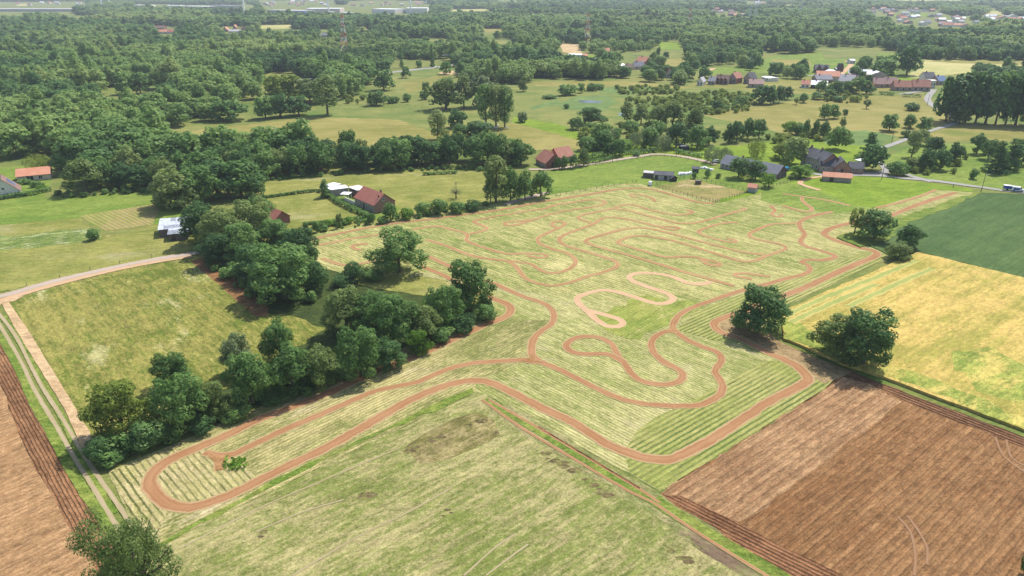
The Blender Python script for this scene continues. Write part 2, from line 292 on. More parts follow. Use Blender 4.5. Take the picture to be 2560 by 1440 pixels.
# ploughed land right
S('ground', [(1640,1240),(2060,975),(2110,925),(2180,950),(2560,1105),(2900,1240),(2900,1800),(2120,1600)], M_plow, .05)
S('ground', [(1655,1233),(2060,975),(2120,935),(2185,965),(2255,1005),(1880,1290),(1815,1320)], M_plow_pale, .058, jit=.5)
S('ground', [(2000,895),(2120,925),(2200,958),(2560,1093),(2900,1225),(2900,1290),(2560,1120),(2300,1020),(2180,962),(2060,930)], M_tilled_r, .066, jit=.4)
S('ground', [(1800,800),(1870,795),(1960,860),(2130,932),(2060,960),(2010,930),(1940,885),(1850,850),(1790,825)], field_mat('brown_bare_soil', (.23,.16,.10), (.34,.25,.16), (.17,.20,.07), d=D1, big=9, streak=.5, fine=.7, seed=33), .09, jit=.5)  # brown bare soil with dull green spots at the path bend
S('ground', [(1650,1238),(1700,1240),(1830,1300),(1960,1370),(2180,1480),(2180,1560),(2050,1520),(1800,1330)], M_tilled_b, .07, jit=.5)
# wheat and dark green crop
S('ground', [(1955,782),(2292,634),(2560,699),(2900,790),(2900,1200),(2560,1080),(2200,945),(2110,915),(1958,850)], M_wheat, .6, wall=True)
S('ground', [(2380,930),(2420,885),(2480,878),(2560,920),(2700,960),(2700,1050),(2560,1010),(2440,985)], M_green_soft, .61, jit=3)
S('ground', [(1958,852),(2110,912),(2200,940),(2560,1076),(2900,1196),(2900,1175),(2560,1050),(2350,960),(2150,890),(1965,800)], M_green_soft, .62, jit=1.0)
ribbon('ground', [[(1962,795),(2060,750),(2180,702),(2290,656)],[(1975,812),(2080,762),(2190,716)],[(2120,772),(2230,720),(2330,676)]], 2.2, track_mat('green_wheat_streak', (.24,.27,.075), (.31,.33,.10), (.30,.32,.09), wear=.45, grass=(.46,.38,.125)), .63, .6)
S('ground', [(2130,600),(2220,560),(2450,483),(2560,487),(2900,500),(2900,790),(2560,697),(2300,632),(2230,644),(2195,625)], M_beet, .3, wall=True)
S('grass_verge', [(2195,562),(2445,482),(2455,485),(2250,570),(2225,600),(2150,620),(2090,595),(2130,582)], M_strip, .34, jit=.8)
# pastures round the farms
S('ground', [(2002,462),(2040,440),(2130,440),(2200,443),(2420,470),(2438,480),(2340,475),(2182,521),(2130,513),(2060,492)], M_lawn, .062)
S('ground', [(1290,502),(1380,425),(1460,415),(1530,404),(1620,390),(1700,392),(1760,405),(1860,440),(2040,440),(2000,463),(1930,479),(1790,509),(1650,470),(1600,459),(1530,461)], M_pasture, .04)
S('ground', [(1640,466),(1725,448),(1868,480),(1788,507),(1700,485)], M_paddock, .048)
S('ground', [(1800,497),(1868,482),(2000,450),(2010,462),(1960,464),(1930,477),(1800,508)], M_lawn, .055)
S('ground', [(1750,405),(1640,384),(1450,412),(1440,380),(1580,360),(1840,365),(2000,345),(2150,345),(2200,372),(2185,400),(2150,432),(2040,440),(1860,430)], M_lawn, .034)
S('ground', [(2200,395),(2300,360),(2560,360),(2900,365),(2900,500),(2560,484),(2440,466),(2300,448),(2215,430)], M_pasture, .034)
# middle distance
S('ground', [(420,332),(560,318),(800,290),(1000,272),(1080,276),(1080,330),(1230,322),(1290,320),(1450,340),(1450,370),(1250,378),(700,386),(420,372)], M_tan, .03, jit=1.5)
S('ground', [(410,322),(540,296),(760,284),(830,262),(1000,255),(1240,275),(1260,300),(1230,318),(1080,330),(1000,300),(800,292),(560,316),(412,332)], M_marsh, .036, jit=1.5)
S('ground', [(1230,322),(1290,300),(1400,330),(1450,345),(1460,372),(1250,380)], M_tan, .038, jit=1.5)
S('ground', [(1280,290),(1400,312),(1460,340),(1440,350),(1380,330),(1280,308)], M_lawn, .044, jit=1.5)
S('ground', [(1060,235),(1300,215),(1700,205),(2120,240),(2400,300),(2560,310),(2900,330),(2900,400),(2200,380),(1840,370),(1440,385),(1440,330),(1250,280),(1080,270)], M_marsh, .028, jit=1.5)
S('ground', [(1900,320),(1760,290),(1760,280),(1960,255),(2100,240),(2330,260),(2400,300),(2200,355),(2020,345)], M_tan, .034, jit=1.5)
S('ground', [(2120,240),(2310,232),(2330,262),(2150,262)], M_tan, .04, jit=1.5)
S('ground', [(1330,205),(1560,203),(1700,215),(1760,222),(1500,222),(1340,215)], M_tan, .04, jit=1.5)
S('ground', [(2060,330),(2160,325),(2240,340),(2200,365),(2060,360)], M_reed, .042, jit=1.5)
S('ground', [(1395,260),(1440,240),(1520,238),(1545,255),(1520,275),(1410,275)], M_reed, .040, jit=1.5)
S('ground', [(1320,268),(1395,245),(1400,262),(1330,275)], M_reed, .044, jit=1.5)
S('ground', [(1500,218),(1600,215),(1700,222),(1560,240),(1500,232)], M_reed, .042, jit=1.5)
S('ground', [(1700,240),(1800,235),(1870,262),(1780,285),(1640,270)], M_reed, .042, jit=1.5)
S('ground', [(2300,330),(2400,312),(2560,316),(2900,322),(2900,360),(2560,352),(2320,356)], M_tan, .036, jit=1.5)
S('ground', [(960,190),(1110,165),(1140,185),(1080,235),(1000,240),(970,225)], M_marsh, .03, jit=1.5)
S('ground', [(1000,205),(1120,185),(1130,205),(1020,232)], M_tan, .036, jit=1.5)
CLEAR = [  # clearings of the far woods: outline, material
 ([(232,226),(400,214),(420,236),(240,252)], M_marsh), ([(645,63),(735,61),(738,72),(645,72)], M_palecrop),
 ([(1395,108),(1452,112),(1455,142),(1408,130)], M_sand), ([(1636,104),(1702,107),(1700,124),(1650,124)], M_lawn),
 ([(1580,150),(1720,147),(1700,178),(1640,180)], M_tan), ([(1920,142),(2052,130),(2062,148),(2142,148),(2142,190),(2010,192),(1950,186),(1860,180),(1740,190),(1750,170),(1860,165)], M_pasture),
 ([(1925,148),(2020,150),(2030,165),(1940,185)], M_tan), ([(2192,133),(2248,134),(2240,188),(2212,192)], M_pasture),
 ([(2268,194),(2310,150),(2385,150),(2560,160),(2900,165),(2900,190),(2560,190),(2440,180),(2300,196)], M_palecrop),
 ([(2300,152),(2560,152),(2560,162),(2390,158)], M_tan), ([(2040,193),(2350,190),(2360,212),(2100,240),(1960,232),(1720,215),(1760,200),(1900,205)], M_tan),
 ([(2200,188),(2340,192),(2330,203),(2205,200)], M_lawn), ([(2448,40),(2470,28),(2515,27),(2515,36)], M_palecrop),
 ([(640,246),(700,205),(780,205),(810,220),(900,235),(960,228),(1000,240),(840,262),(660,262)], M_marsh), ([(1300,225),(1060,230),(1120,190),(1300,215)], M_marsh),
 ([(1200,108),(1290,104),(1285,116),(1210,118)], M_tan), ([(520,38),(640,36),(640,42),(520,44)], M_palecrop),
 ([(40,10),(70,9),(68,15),(42,15)], M_palecrop), ([(1900,12),(1990,11),(1985,17),(1905,17)], M_palecrop), ([(2230,-2),(2420,-2),(2400,4),(2230,4)], M_palecrop),
 ([(880,68),(920,66),(925,76),(885,77)], M_tan), ([(1200,72),(1265,72),(1262,80),(1200,80)], M_tan),([(1120,24),(1230,22),(1225,28),(1125,29)], M_palecrop),
 ([(1410,140),(1500,138),(1500,150),(1420,152)], M_lawn),([(2230,36),(2320,34),(2320,40),(2235,41)], M_lawn),([(960,190),(1110,165),(1140,185),(1080,235),(1000,240),(970,225)],None)]
for i, (p, m) in enumerate(CLEAR):
    if m: S('ground', p, m, .05+.004*(i % 5), jit=1.5)
rs = random.Random(3)
S('ground', [(1010,1120),(1060,1085),(1130,1050),(1190,1030),(1235,1050),(1250,1090),(1190,1120),(1120,1150),(1050,1160)], field_mat('worn_brown_weeds', (.16,.15,.06), (.31,.26,.15), (.12,.09,.06), d=ang((640,1440),(1260,1130)), big=6, streak=.8, fine=.9, seed=70, spot_t=(.56,.66), spot_sc=.3, streak_l=8), .074, jit=1.2)
for (cx, cy, n, sp) in [(1060,1110,9,45),(915,1235,4,12),(1400,1160,8,40),(1700,1390,10,50),(655,1335,3,10),(1180,1060,5,30),(1500,1225,6,40),(320,812,1,2),(1110,1285,3,18)]:
    for i in range(n):
        a = rs.uniform(-1, 1); x_, y_ = cx+a*sp+rs.uniform(-5, 5), cy+(.55 if cx > 1300 else -.45)*a*sp+rs.uniform(-7, 7); s_ = rs.uniform(4, 14)
        S('bare_soil_patch', [(x_-s_*1.5, y_+rs.uniform(-1, 1)), (x_-s_*.4, y_-s_*.5), (x_+s_*.8, y_-s_*.45), (x_+s_*1.5, y_), (x_+s_*.5, y_+s_*.4), (x_-s_*.6, y_+s_*.5)], M_darksoil, .079+.0007*i, jit=.25)
# water
wk = NT('still_water'); wk.pbsdf((.035,.05,.04), .22, .3, wk.noise(wk.pos(), .8, 3), .05, .05); M_water = wk.m
for p in ([(1442,252),(1470,250),(1508,254),(1500,258),(1470,258),(1450,256)], [(1543,283),(1560,282),(1566,288),(1550,290)]): S('pond_water', p, M_water, .06, jit=1)
# hay, borders, ruts
S('grass_verge', [(1186,983),(900,1108),(640,1238),(400,1372),(385,1368),(640,1228),(900,1098),(1180,970)], M_strip, .11, jit=.5)
ribbon('grass_verge', [[(1212,1000),(1300,1052),(1450,1142),(1640,1262),(1760,1335),(1960,1462)]], 1.6, M_strip, .115)
ribbon('grass_verge', [[(1640,1246),(1760,1322),(1960,1440),(2030,1490)]], 1.5, M_strip, .115)
ribbon('grass_verge', [[(0,835),(48,925),(85,1005),(125,1078),(178,1175),(230,1256),(258,1295),(330,1420)]], 1.6, M_strip, .115)
ribbon('grass_verge', [[(10,790),(110,960),(165,1065),(205,1145),(240,1210),(285,1285)]], 1.2, M_strip, .115)
S('ground', [(-200,700),(0,842),(50,932),(87,1015),(125,1080),(180,1180),(232,1260),(256,1300),(400,1560),(-200,1700),(-600,1000)], M_plow_left, .05)
S('ground', [(0,842),(50,932),(87,1015),(125,1080),(180,1180),(232,1260),(256,1300),(350,1470),(250,1450),(137,1250),(87,1175),(45,1080),(0,960),(-150,760),(-150,650)], M_tilled, .06, jit=.3)
S('dirt_path', [(3,758),(22,755),(80,840),(140,940),(225,1080),(232,1118),(205,1120),(160,1020),(60,860)], M_earth_pale, .10, jit=.07)
ribbon('wheel_ruts', [[(-10,775),(37,837),(75,910),(110,975),(150,1037),(178,1085),(215,1145),(245,1190),(262,1215),(300,1270),(345,1340)],
                 [(-8,800),(50,900),(87,975),(150,1083),(192,1155),(225,1205),(270,1280),(310,1345)]], .75, M_rut, .13)
ribbon('wheel_ruts', [[(1222,1000),(1330,1062),(1480,1152),(1600,1225),(1650,1258)],[(1205,1000),(1300,1068),(1400,1128),(1560,1222),(1640,1262),(1740,1330),(1950,1462)]], .6, M_track, .135)
ribbon('wheel_ruts', [[(1345,1068),(1480,1150),(1600,1222)]], .35, M_tilled_b, .15)
ribbon('wheel_ruts', [[(2243,1292),(2275,1330),(2288,1390),(2285,1440)],[(2268,1290),(2300,1335),(2318,1375),(2316,1412)],[(2488,1095),(2510,1142),(2560,1180)],[(2515,1100),(2528,1145),(2560,1165)]], .42, M_softmark, .10)
ribbon('wheel_ruts', [[(450,1372),(640,1275),(800,1205),(1000,1120)],[(1160,1440),(1240,1368),(1285,1338)],[(1215,1440),(1290,1383),(1320,1362)],[(730,1440),(900,1340),(1020,1282),(1130,1220)],[(640,1330),(760,1280),(860,1250)]], .30, M_rut, .10)
# ------------------------------------------------------------ lanes and roads
ribbon('dirt_path', [[(-200,806),(0,752),(120,717),(250,684),(370,659),(480,640)]], 2.4, M_track_pale, .14)
S('dirt_path', [(-60,780),(0,752),(60,740),(40,752),(22,757),(3,762),(-30,800)], M_earth_pale, .146)
ribbon('farm_lane', [[(-200,782),(0,742),(120,708),(250,677),(370,652),(495,632),(600,612)]], 3.0, M_lane, .16)
ribbon('farm_lane', [[(1262,512),(1330,492),(1372,482)],[(1322,424),(1380,423),(1450,414),(1530,402),(1600,391),(1640,386),(1700,391),(1760,403),(1790,412)]], 3.0, M_lane, .17)
ribbon('road', [[(2900,510),(2560,482),(2440,467),(2330,452),(2260,446),(2200,440),(2130,438),(2060,438),(2020,432)],[(2205,440),(2215,425),(2203,410),(2184,398),(2196,376),(2270,347),(2330,326),(2395,308)],[(2330,455),(2290,444),(2262,436)]], 3.4, M_road, .18)
S('road', [(2150,440),(2150,430),(2190,432),(2222,415),(2212,436),(2230,444)], M_asph, .158, jit=.2)
ribbon('road', [[(2395,308),(2372,282),(2345,272),(2322,256),(2320,242),(2335,224)],[(2335,224),(2250,236)],[(2010,190),(2100,188),(2210,200)]], 4.5, M_road, .17)
ribbon('dirt_path', [[(2060,441),(2020,447),(2000,458),(2022,468),(2050,476)]], 2.2, M_track_pale, .15)
ribbon('dirt_path', [[(2100,187),(2118,172),(2128,160),(2115,152)],[(1750,186),(1785,171)]], 5, M_track_pale, .15)
ribbon('highway', [[(700,205),(980,181),(1040,174),(1110,166),(1150,158),(1260,140)]], 9, M_road, .15)
S('ground', [(1095,182),(1130,176),(1150,187),(1110,188)], M_sand, .12)
# ------------------------------------------------------------ the paths of the maze
OUT = [
 [(1205,739),(1240,750),(1270,762),(1277,776),(1265,792),(1215,812),(1165,835),(1065,880),(990,910),(915,940),(815,987),(740,1015),(640,1052),(575,1085),(500,1117),(425,1150),(385,1180),(374,1208),(390,1237),(425,1262),(475,1270),(537,1252),(600,1227),(727,1162),(815,1120),(890,1078),(965,1035),(1040,995),(1115,965),(1177,952),(1227,957),(1280,981),(1355,1020),(1430,1057),(1517,1112),(1567,1132),(1617,1147),(1667,1150),(1717,1132),(1805,1082),(1920,1007),(1982,975),(2019,952),(2012,935),(1982,910),(1920,882),(1855,850),(1800,830),(1785,810),(1805,797),(1850,782),(1940,747),(2007,722),(2070,692),(2132,665),(2182,645),(2193,636),(2182,627),(2145,619),(2095,604),(2064,590),(2061,581),(2082,570),(2120,560),(2165,553),(2212,544),(2257,527),(2295,512),(2345,495),(2390,482)]]
INN = [
 [(1052,666),(1105,687),(1160,715),(1205,739)],
 [(1067,640),(1110,660),(1180,692),(1240,712),(1280,730),(1317,745),(1355,757),(1377,772),(1385,790),(1377,812),(1355,827),(1335,847),(1329,870),(1332,892),(1355,907),(1392,922),(1442,947),(1492,972),(1542,994),(1592,1007),(1655,1014),(1730,1015),(1767,1007),(1800,987),(1807,967),(1800,950),(1788,932),(1795,917),(1805,900),(1795,882),(1755,867),(1717,850),(1692,832),(1682,822),(1685,805),(1700,787),(1730,770),(1780,752),(1842,731),(1920,710),(1970,696),(2007,687),(2025,675),(2017,662),(2003,656),(2020,650),(2057,651),(2086,644),(2082,637),(2045,625),(2012,615),(2002,602),(2012,587),(2002,572),(1997,560),(2007,550),(2032,540),(2082,530)],
 [(1682,824),(1650,835),(1630,852),(1629,872),(1642,892),(1667,910),(1700,927),(1707,940),(1697,955),(1667,962),(1630,960),(1597,950),(1575,930),(1562,910),(1545,890),(1530,862),(1505,847),(1475,842),(1442,845),(1420,857),(1417,870),(1435,882),(1467,886),(1505,885),(1530,890),(1558,906)],
 [(1340,897),(1300,901),(1200,907),(1150,915),(1100,931),(1050,953),(1000,965),(940,978),(880,1003),(800,1038),(720,1072),(640,1109),(590,1133),(550,1140),(512,1131)],[(560,1138),(548,1155),(550,1176)],[(1312,903),(1355,908)],
 [(787,597),(840,586),(915,571),(990,558),(1065,550),(1140,540),(1215,530),(1280,520),(1342,507),(1405,497),(1480,485),(1530,476),(1580,471),(1617,472),(1655,480),(1705,495),(1742,505),(1785,510)]]
THIN = [
 [(797,614),(865,600),(927,590),(965,586),(1050,571),(1095,566),(1127,574),(1160,582),(1168,592),(1165,600),(1174,607),(1215,621),(1252,632),(1280,635),(1330,634),(1357,636),(1368,641),(1355,645),(1340,644),(1317,639)],
 [(1166,588),(1180,584),(1200,580),(1217,574),(1213,568),(1200,562),(1186,556),(1188,552),(1215,546),(1252,539),(1280,535),(1330,526),(1362,522),(1392,512),(1430,507),(1467,501),(1500,501),(1514,507),(1500,514),(1467,520),(1430,525),(1392,532),(1355,542),(1330,550),(1280,555),(1262,558),(1265,563),(1283,564),(1300,560),(1330,551)],
 [(1396,571),(1384,566),(1380,559),(1392,554),(1405,555),(1413,560),(1405,567),(1396,571),(1385,576),(1365,585),(1350,592),(1344,600),(1347,608),(1360,615),(1385,625),(1412,632),(1428,640),(1439,651),(1436,662),(1425,672),(1405,680),(1385,683),(1365,682),(1350,675),(1335,665),(1320,659),(1280,654),(1215,647),(1165,635),(1115,615),(1067,600)],
 [(1270,654),(1288,665),(1300,680),(1310,693),(1330,705),(1367,714),(1392,714),(1430,705),(1467,692),(1505,682),(1535,671),(1545,662),(1535,652),(1505,642),(1455,627),(1417,615),(1400,605),(1400,595),(1417,585),(1455,571),(1485,560),(1505,547),(1530,544),(1567,549),(1605,557),(1642,566),(1680,567),(1698,571),(1690,575),(1670,574),(1645,567)],
 [(1485,560),(1455,550),(1446,545),(1455,539),(1492,530),(1530,522),(1555,514),(1580,512),(1605,519),(1630,527),(1667,535),(1700,538),(1725,534),(1731,530),(1717,525)],
 [(1530,522),(1567,526),(1605,536),(1655,549),(1692,558),(1730,559),(1767,551),(1805,540),(1842,529),(1864,523),(1855,520)],
 [(1637,504),(1630,496),(1605,488),(1580,486),(1577,490),(1592,495)],
 [(1845,557),(1825,557),(1792,562),(1755,574),(1746,580),(1752,586),(1780,596),(1812,604),(1836,606),(1839,602),(1817,596)],
 [(1992,560),(1945,560),(1920,564),(1888,577),(1873,586),(1880,595),(1920,605),(1952,612),(1965,620),(1957,626),(1935,634),(1915,641),(1892,651),(1867,655),(1842,651),(1780,632),(1730,616),(1680,602),(1617,591),(1580,592),(1552,601),(1546,606),(1553,612),(1580,620),(1630,635),(1667,644),(1705,642),(1742,644),(1755,650),(1768,661),(1792,665),(1799,660),(1780,654),(1755,648)],
 [(1912,638),(1855,630),(1780,612),(1705,592),(1642,576),(1605,570),(1567,572),(1530,581),(1492,592),(1468,600),(1468,607),(1492,617),(1555,634),(1630,656),(1705,679),(1780,700),(1835,716)],
 [(1925,692),(1905,690),(1860,684),(1838,686),(1842,692),(1880,698)],
 [(1957,485),(2007,492),(2070,502),(2125,515)],[(2004,494),(2008,505),(2026,519),(2029,527),(2012,530),(1990,525),(1955,514)],[(1925,514),(1937,527),(1928,536),(1942,542),(1955,541),(1950,535)],
 [(805,647),(852,662),(890,662),(952,650)],[(947,672),(952,650)],[(902,626),(882,620),(887,613),(920,610)],[(2190,521),(2250,506),(2300,491),(2340,475)]]
PALE = [
 [(1780,705),(1750,711),(1717,707),(1680,692),(1642,685),(1605,682),(1580,687),(1573,695),(1585,705),(1617,717),(1642,725),(1670,735),(1683,747),(1672,757),(1650,760),(1625,756),(1580,741),(1542,730),(1505,726),(1467,734),(1443,746),(1450,762),(1467,777),(1492,800),(1517,815),(1542,817),(1557,810),(1550,800),(1517,789),(1487,781),(1465,775)]]
ribbon('maze_path', OUT, 2.6, M_track, .095)
ribbon('maze_path', INN, 1.9, M_track, .105)
ribbon('maze_path', THIN, 1.6, M_track_thin, .12)
ribbon('maze_path', PALE, 1.9, M_track_pale, .10)
S('maze_path', [(1298,905),(1322,896),(1331,884),(1338,898),(1360,909),(1330,906)], M_earth, .135, jit=.1)
S('maze_path', [(508,1130),(545,1142),(575,1138),(562,1155),(565,1175),(540,1178),(538,1158)], M_earth, .135, jit=.1)
S('maze_path', [(1660,831),(1674,822),(1683,810),(1688,822),(1700,836),(1680,833)], M_earth, .135, jit=.1)
# ------------------------------------------------------------ trees
def leaf_mat(name, stops, trans=.48, patch=False):
    """stops: dark to light leaf colours; the tone attribute picks per clump and leaf, the object's own number shifts the whole tree"""
    k = NT(name); a = k.n('Attribute', attribute_name='tone').outputs['Fac']; r = k.n('ObjectInfo').outputs['Random']
    v = k.math('ADD', k.math('MULTIPLY', a, .62), k.math('MULTIPLY', r, .38))
    if patch: v = k.math('ADD', k.math('MULTIPLY', v, .5), k.math('MULTIPLY', k.n('Attribute', attribute_name='shade', attribute_type='INSTANCER').outputs['Fac'], .52))
    c = k.n('ValToRGB'); k.set(c.inputs[0], v); e = c.color_ramp.elements
    for i, s_ in enumerate(stops):
        q = e[i] if i < 2 else e.new(1.0)
        q.color = (*s_, 1)
    for i in range(len(stops)): e[i].position = i/(len(stops)-1) if i else 0.0
    b = k.n('BsdfPrincipled'); k.set(b.inputs['Base Color'], c.outputs[0]); b.inputs['Roughness'].default_value = .55; b.inputs['Specular IOR Level'].default_value = .12
    t = k.n('BsdfTranslucent'); k.set(t.inputs[0], c.outputs[0]); m = k.n('MixShader'); m.inputs[0].default_value = trans
    k.t.links.new(b.outputs[0], m.inputs[1]); k.t.links.new(t.outputs[0], m.inputs[2]); k.t.links.new(m.outputs[0], k.out.inputs[0]); return k.m
L_oak = leaf_mat('oak_leaves', [(.055,.115,.030), (.145,.265,.070), (.34,.48,.14)])
L_dark = leaf_mat('dark_leaves', [(.036,.088,.030), (.10,.20,.062), (.25,.39,.12)])
L_yel = leaf_mat('yellow_green_leaves', [(.11,.16,.03), (.24,.31,.055), (.42,.48,.11)])
L_lime = leaf_mat('bright_green_leaves', [(.07,.16,.022), (.17,.31,.04), (.30,.46,.075)])
L_grey = leaf_mat('grey_green_leaves', [(.09,.13,.055), (.18,.24,.105), (.33,.40,.19)])
L_olive = leaf_mat('olive_leaves', [(.075,.115,.032), (.20,.28,.080), (.42,.48,.17)])
L_wood = leaf_mat('wood_leaves', [(.048,.112,.040), (.125,.235,.070), (.25,.37,.10), (.43,.47,.17)], patch=True)
k = NT('bark'); k.pbsdf(k.mix(k.noise(k.pos(), 3, 4), (.07,.055,.04), (.16,.13,.10)), .95); M_bark = k.m
def lobes_for(kind, rng):
    L = []
    def add(x, y, z, rx, rz): L.append((x, y, z, rx, rz))
    if kind in ('oak', 'fine'):
        nm = 11
        for i in range(nm):
            if i < 6: an = i*1.047+rng.uniform(-.3, .3); r = rng.uniform(.20, .31); z = rng.uniform(.28, .60)
            elif i < 10: an = i*1.57+rng.uniform(-.4, .4); r = rng.uniform(.08, .2); z = rng.uniform(.62, .80)
            else: an = 0; r = 0; z = .55
            mx, my = math.cos(an)*r, math.sin(an)*r; mr = rng.uniform(.15, .22) if i < 10 else .27
            for j in range(13):
                d = rng.normal(size=3); d /= np.linalg.norm(d)
                if d[2] < -.5: d[2] *= .4
                q = rng.uniform(.045, .085); add(mx+d[0]*mr*.8, my+d[1]*mr*.8, min(.96, z+d[2]*mr*.72), q, q*.85)
            add(mx, my, z, mr*.72, mr*.6)
        for i in range(9):
            an = rng.uniform(0, 6.28); r = rng.uniform(.15, .36); q = rng.uniform(.07, .12); add(math.cos(an)*r, math.sin(an)*r, rng.uniform(.13, .28), q, q*.8)
    elif kind == 'bush':
        for i in range(34):
            d = rng.normal(size=3); d /= np.linalg.norm(d); r = rng.uniform(.4, .8)
            q = rng.uniform(.11, .2); add(d[0]*r*.45, d[1]*r*.45, max(.1, .48+d[2]*r*.5), q, q)
    elif kind == 'poplar':
        for i in range(40):
            z = rng.uniform(.22, .95); rr = .42*math.sin(math.pi*min(1, (z-.1)/.92))**.6; a = rng.uniform(0, 6.28); r = rr*rng.uniform(.4, .9)
            q = rng.uniform(.11, .19); add(math.cos(a)*r, math.sin(a)*r, min(.93, z), q, q*.62)
    elif kind == 'column':
        for i in range(30):
            z = rng.uniform(.06, .95); rr = .34*(1-abs(z-.35)**1.3*1.1); a = rng.uniform(0, 6.28)
            q = rng.uniform(.16, .26)*(1.05-.75*z); add(math.cos(a)*rr*.5, math.sin(a)*rr*.5, z, q*1.1, q*.35)
    elif kind == 'willow':
        for i in range(44):
            d = rng.normal(size=3); d /= np.linalg.norm(d); z = .58+d[2]*.36; a = math.atan2(d[1], d[0]); r = .42*math.sqrt(max(.05, 1-d[2]**2))
            q = rng.uniform(.07, .13); add(math.cos(a)*r, math.sin(a)*r, z if d[2] > 0 else rng.uniform(.22, .5), q, q*1.7)
    elif kind == 'conifer':
        for i in range(60):
            z = rng.uniform(.04, .97)**1.0; r = .46*(1-z)**.8+.02; a = rng.uniform(0, 6.28)
            q = .06+.10*(1-z); add(math.cos(a)*r*.85, math.sin(a)*r*.85, z, q*1.2, q*.30)
        for z in np.linspace(.1, .95, 10): add(0, 0, z, .32*(1-z)+.03, .08)
    elif kind in ('sparse', 'bare'):
        for i in range(30):
            d = rng.normal(size=3); d /= np.linalg.norm(d); r = rng.uniform(.45, .95)
            q = rng.uniform(.06, .13); add(d[0]*r*.46, d[1]*r*.46, .58+d[2]*r*.38, q, q*.8)
    return L
ASPECT = {'oak': (11, 12), 'bush': (4, 3.6), 'poplar': (8, 18), 'column': (4, 15), 'willow': (9, 9), 'conifer': (8, 16), 'sparse': (8, 11), 'bare': (8, 9), 'fine': (11, 12)}
def crown_mesh(kind, n, seed, name, cover=1.35, mat=None):
    rng = np.random.default_rng(seed); L = np.array(lobes_for(kind, rng)); W, H = ASPECT[kind]
    a = L[:, 3]**2; p = a/a.sum(); idx = rng.choice(len(L), n*2, p=p); l = L[idx]
    d = rng.normal(size=(n*2, 3)); d /= np.linalg.norm(d, axis=1)[:, None]
    rad = rng.uniform(.78, 1.08, (n*2, 1)) if kind not in ('sparse', 'bare') else rng.uniform(.3, 1.25, (n*2, 1))
    P = l[:, :3]+d*rad*np.stack([l[:, 3], l[:, 3], l[:, 4]], 1)
    if kind == 'willow': P[:, 2] -= rng.uniform(0, .1, n*2)
    # drop what sits deep inside another lobe
    deep = np.zeros(len(P), bool)
    for q in L:
        e = (P-q[:3])/np.array([q[3], q[3], q[4]]); deep |= (np.sum(e*e, 1) < .5)
    keep = np.where(~deep & (P[:, 2] > .015))[0][:n]; P = P[keep]; d = d[keep]; li = idx[keep]; m = len(P)
    P[:, :2] *= W; P[:, 2] *= H
    cen = (P-np.array([0, 0, .45*H]))/np.array([W/2, W/2, H/2]); nrm = d*.75+cen*.35+rng.normal(size=(m, 3))*.33+np.array([0, 0, .12]); nrm /= np.linalg.norm(nrm, axis=1)[:, None]
    if kind == 'willow': nrm[:, 2] *= .3; nrm /= np.linalg.norm(nrm, axis=1)[:, None]
    t = np.cross(nrm, rng.normal(size=(m, 3))); t /= np.linalg.norm(t, axis=1)[:, None]; b = np.cross(nrm, t)
    area = (W*W*1.6+W*H*2.6)*cover/n; s = math.sqrt(area)*rng.uniform(.6, 1.35, (m, 1))*.62
    asp = 1.0 if kind != 'willow' else .55
    V = np.empty((m, 4, 3)); V[:, 0] = P-t*s; V[:, 1] = P-b*s*asp; V[:, 2] = P+t*s; V[:, 3] = P+b*s*asp
    V[:, 0] += nrm*s*.25; V[:, 2] += nrm*s*.2
    V[:, :, 2] = np.maximum(V[:, :, 2], .02)
    me = bpy.data.meshes.new(name); me.vertices.add(m*4); me.loops.add(m*4); me.polygons.add(m)
    me.vertices.foreach_set('co', V.reshape(-1)); me.loops.foreach_set('vertex_index', np.arange(m*4, dtype=np.int32))
    me.polygons.foreach_set('loop_start', np.arange(0, m*4, 4, dtype=np.int32)); me.polygons.foreach_set('loop_total', np.full(m, 4, np.int32))
    tone_l = rng.uniform(0, 1, len(L)); tn = np.clip(tone_l[li]*.55+rng.uniform(0, 1, m)*.45, 0, 1)
    at = me.attributes.new('tone', 'FLOAT', 'FACE'); at.data.foreach_set('value', tn.astype(np.float32))
    me.update(); me.validate(); me.materials.append(mat or L_oak); return me
def trunk_mesh(kind, seed, name):
    rng = random.Random(seed); W, H = ASPECT[kind]; m = MB(); r = .028*H if kind in ('oak', 'willow', 'sparse', 'bare', 'fine') else .017*H
    top = Vector((rng.uniform(-.03, .03)*W, rng.uniform(-.03, .03)*W, (.42 if kind in ('oak','willow','sparse','bare','fine') else .85)*H))
    m.tube((0, 0, -.1), (0, 0, .06*H), r*1.35, r, 7); m.tube((0, 0, .06*H), top, r, r*.55, 7)
    for i in range({'oak': 9, 'fine': 16, 'sparse': 16, 'bare': 30, 'willow': 6, 'poplar': 9}.get(kind, 4)):
        z = rng.uniform(.22, .42)*H if kind != 'poplar' else rng.uniform(.25, .8)*H
        a = rng.uniform(0, 6.28); l = rng.uniform(.22, .40)*W; b = Vector((math.cos(a)*l, math.sin(a)*l, z+rng.uniform(.15, .40)*H*(1 if kind != 'poplar' else .4)))
        s0 = Vector((0, 0, z)).lerp(top, .3); m.tube(s0, s0.lerp(b, .55)+Vector((0, 0, .03*H)), r*.42, r*.26, 5); m.tube(s0.lerp(b, .55)+Vector((0, 0, .03*H)), b, r*.26, r*.1, 5)
    me = bpy.data.meshes.new(name); me.from_pydata(m.v, [], m.f); me.materials.append(M_bark); return me
ARCH = {}
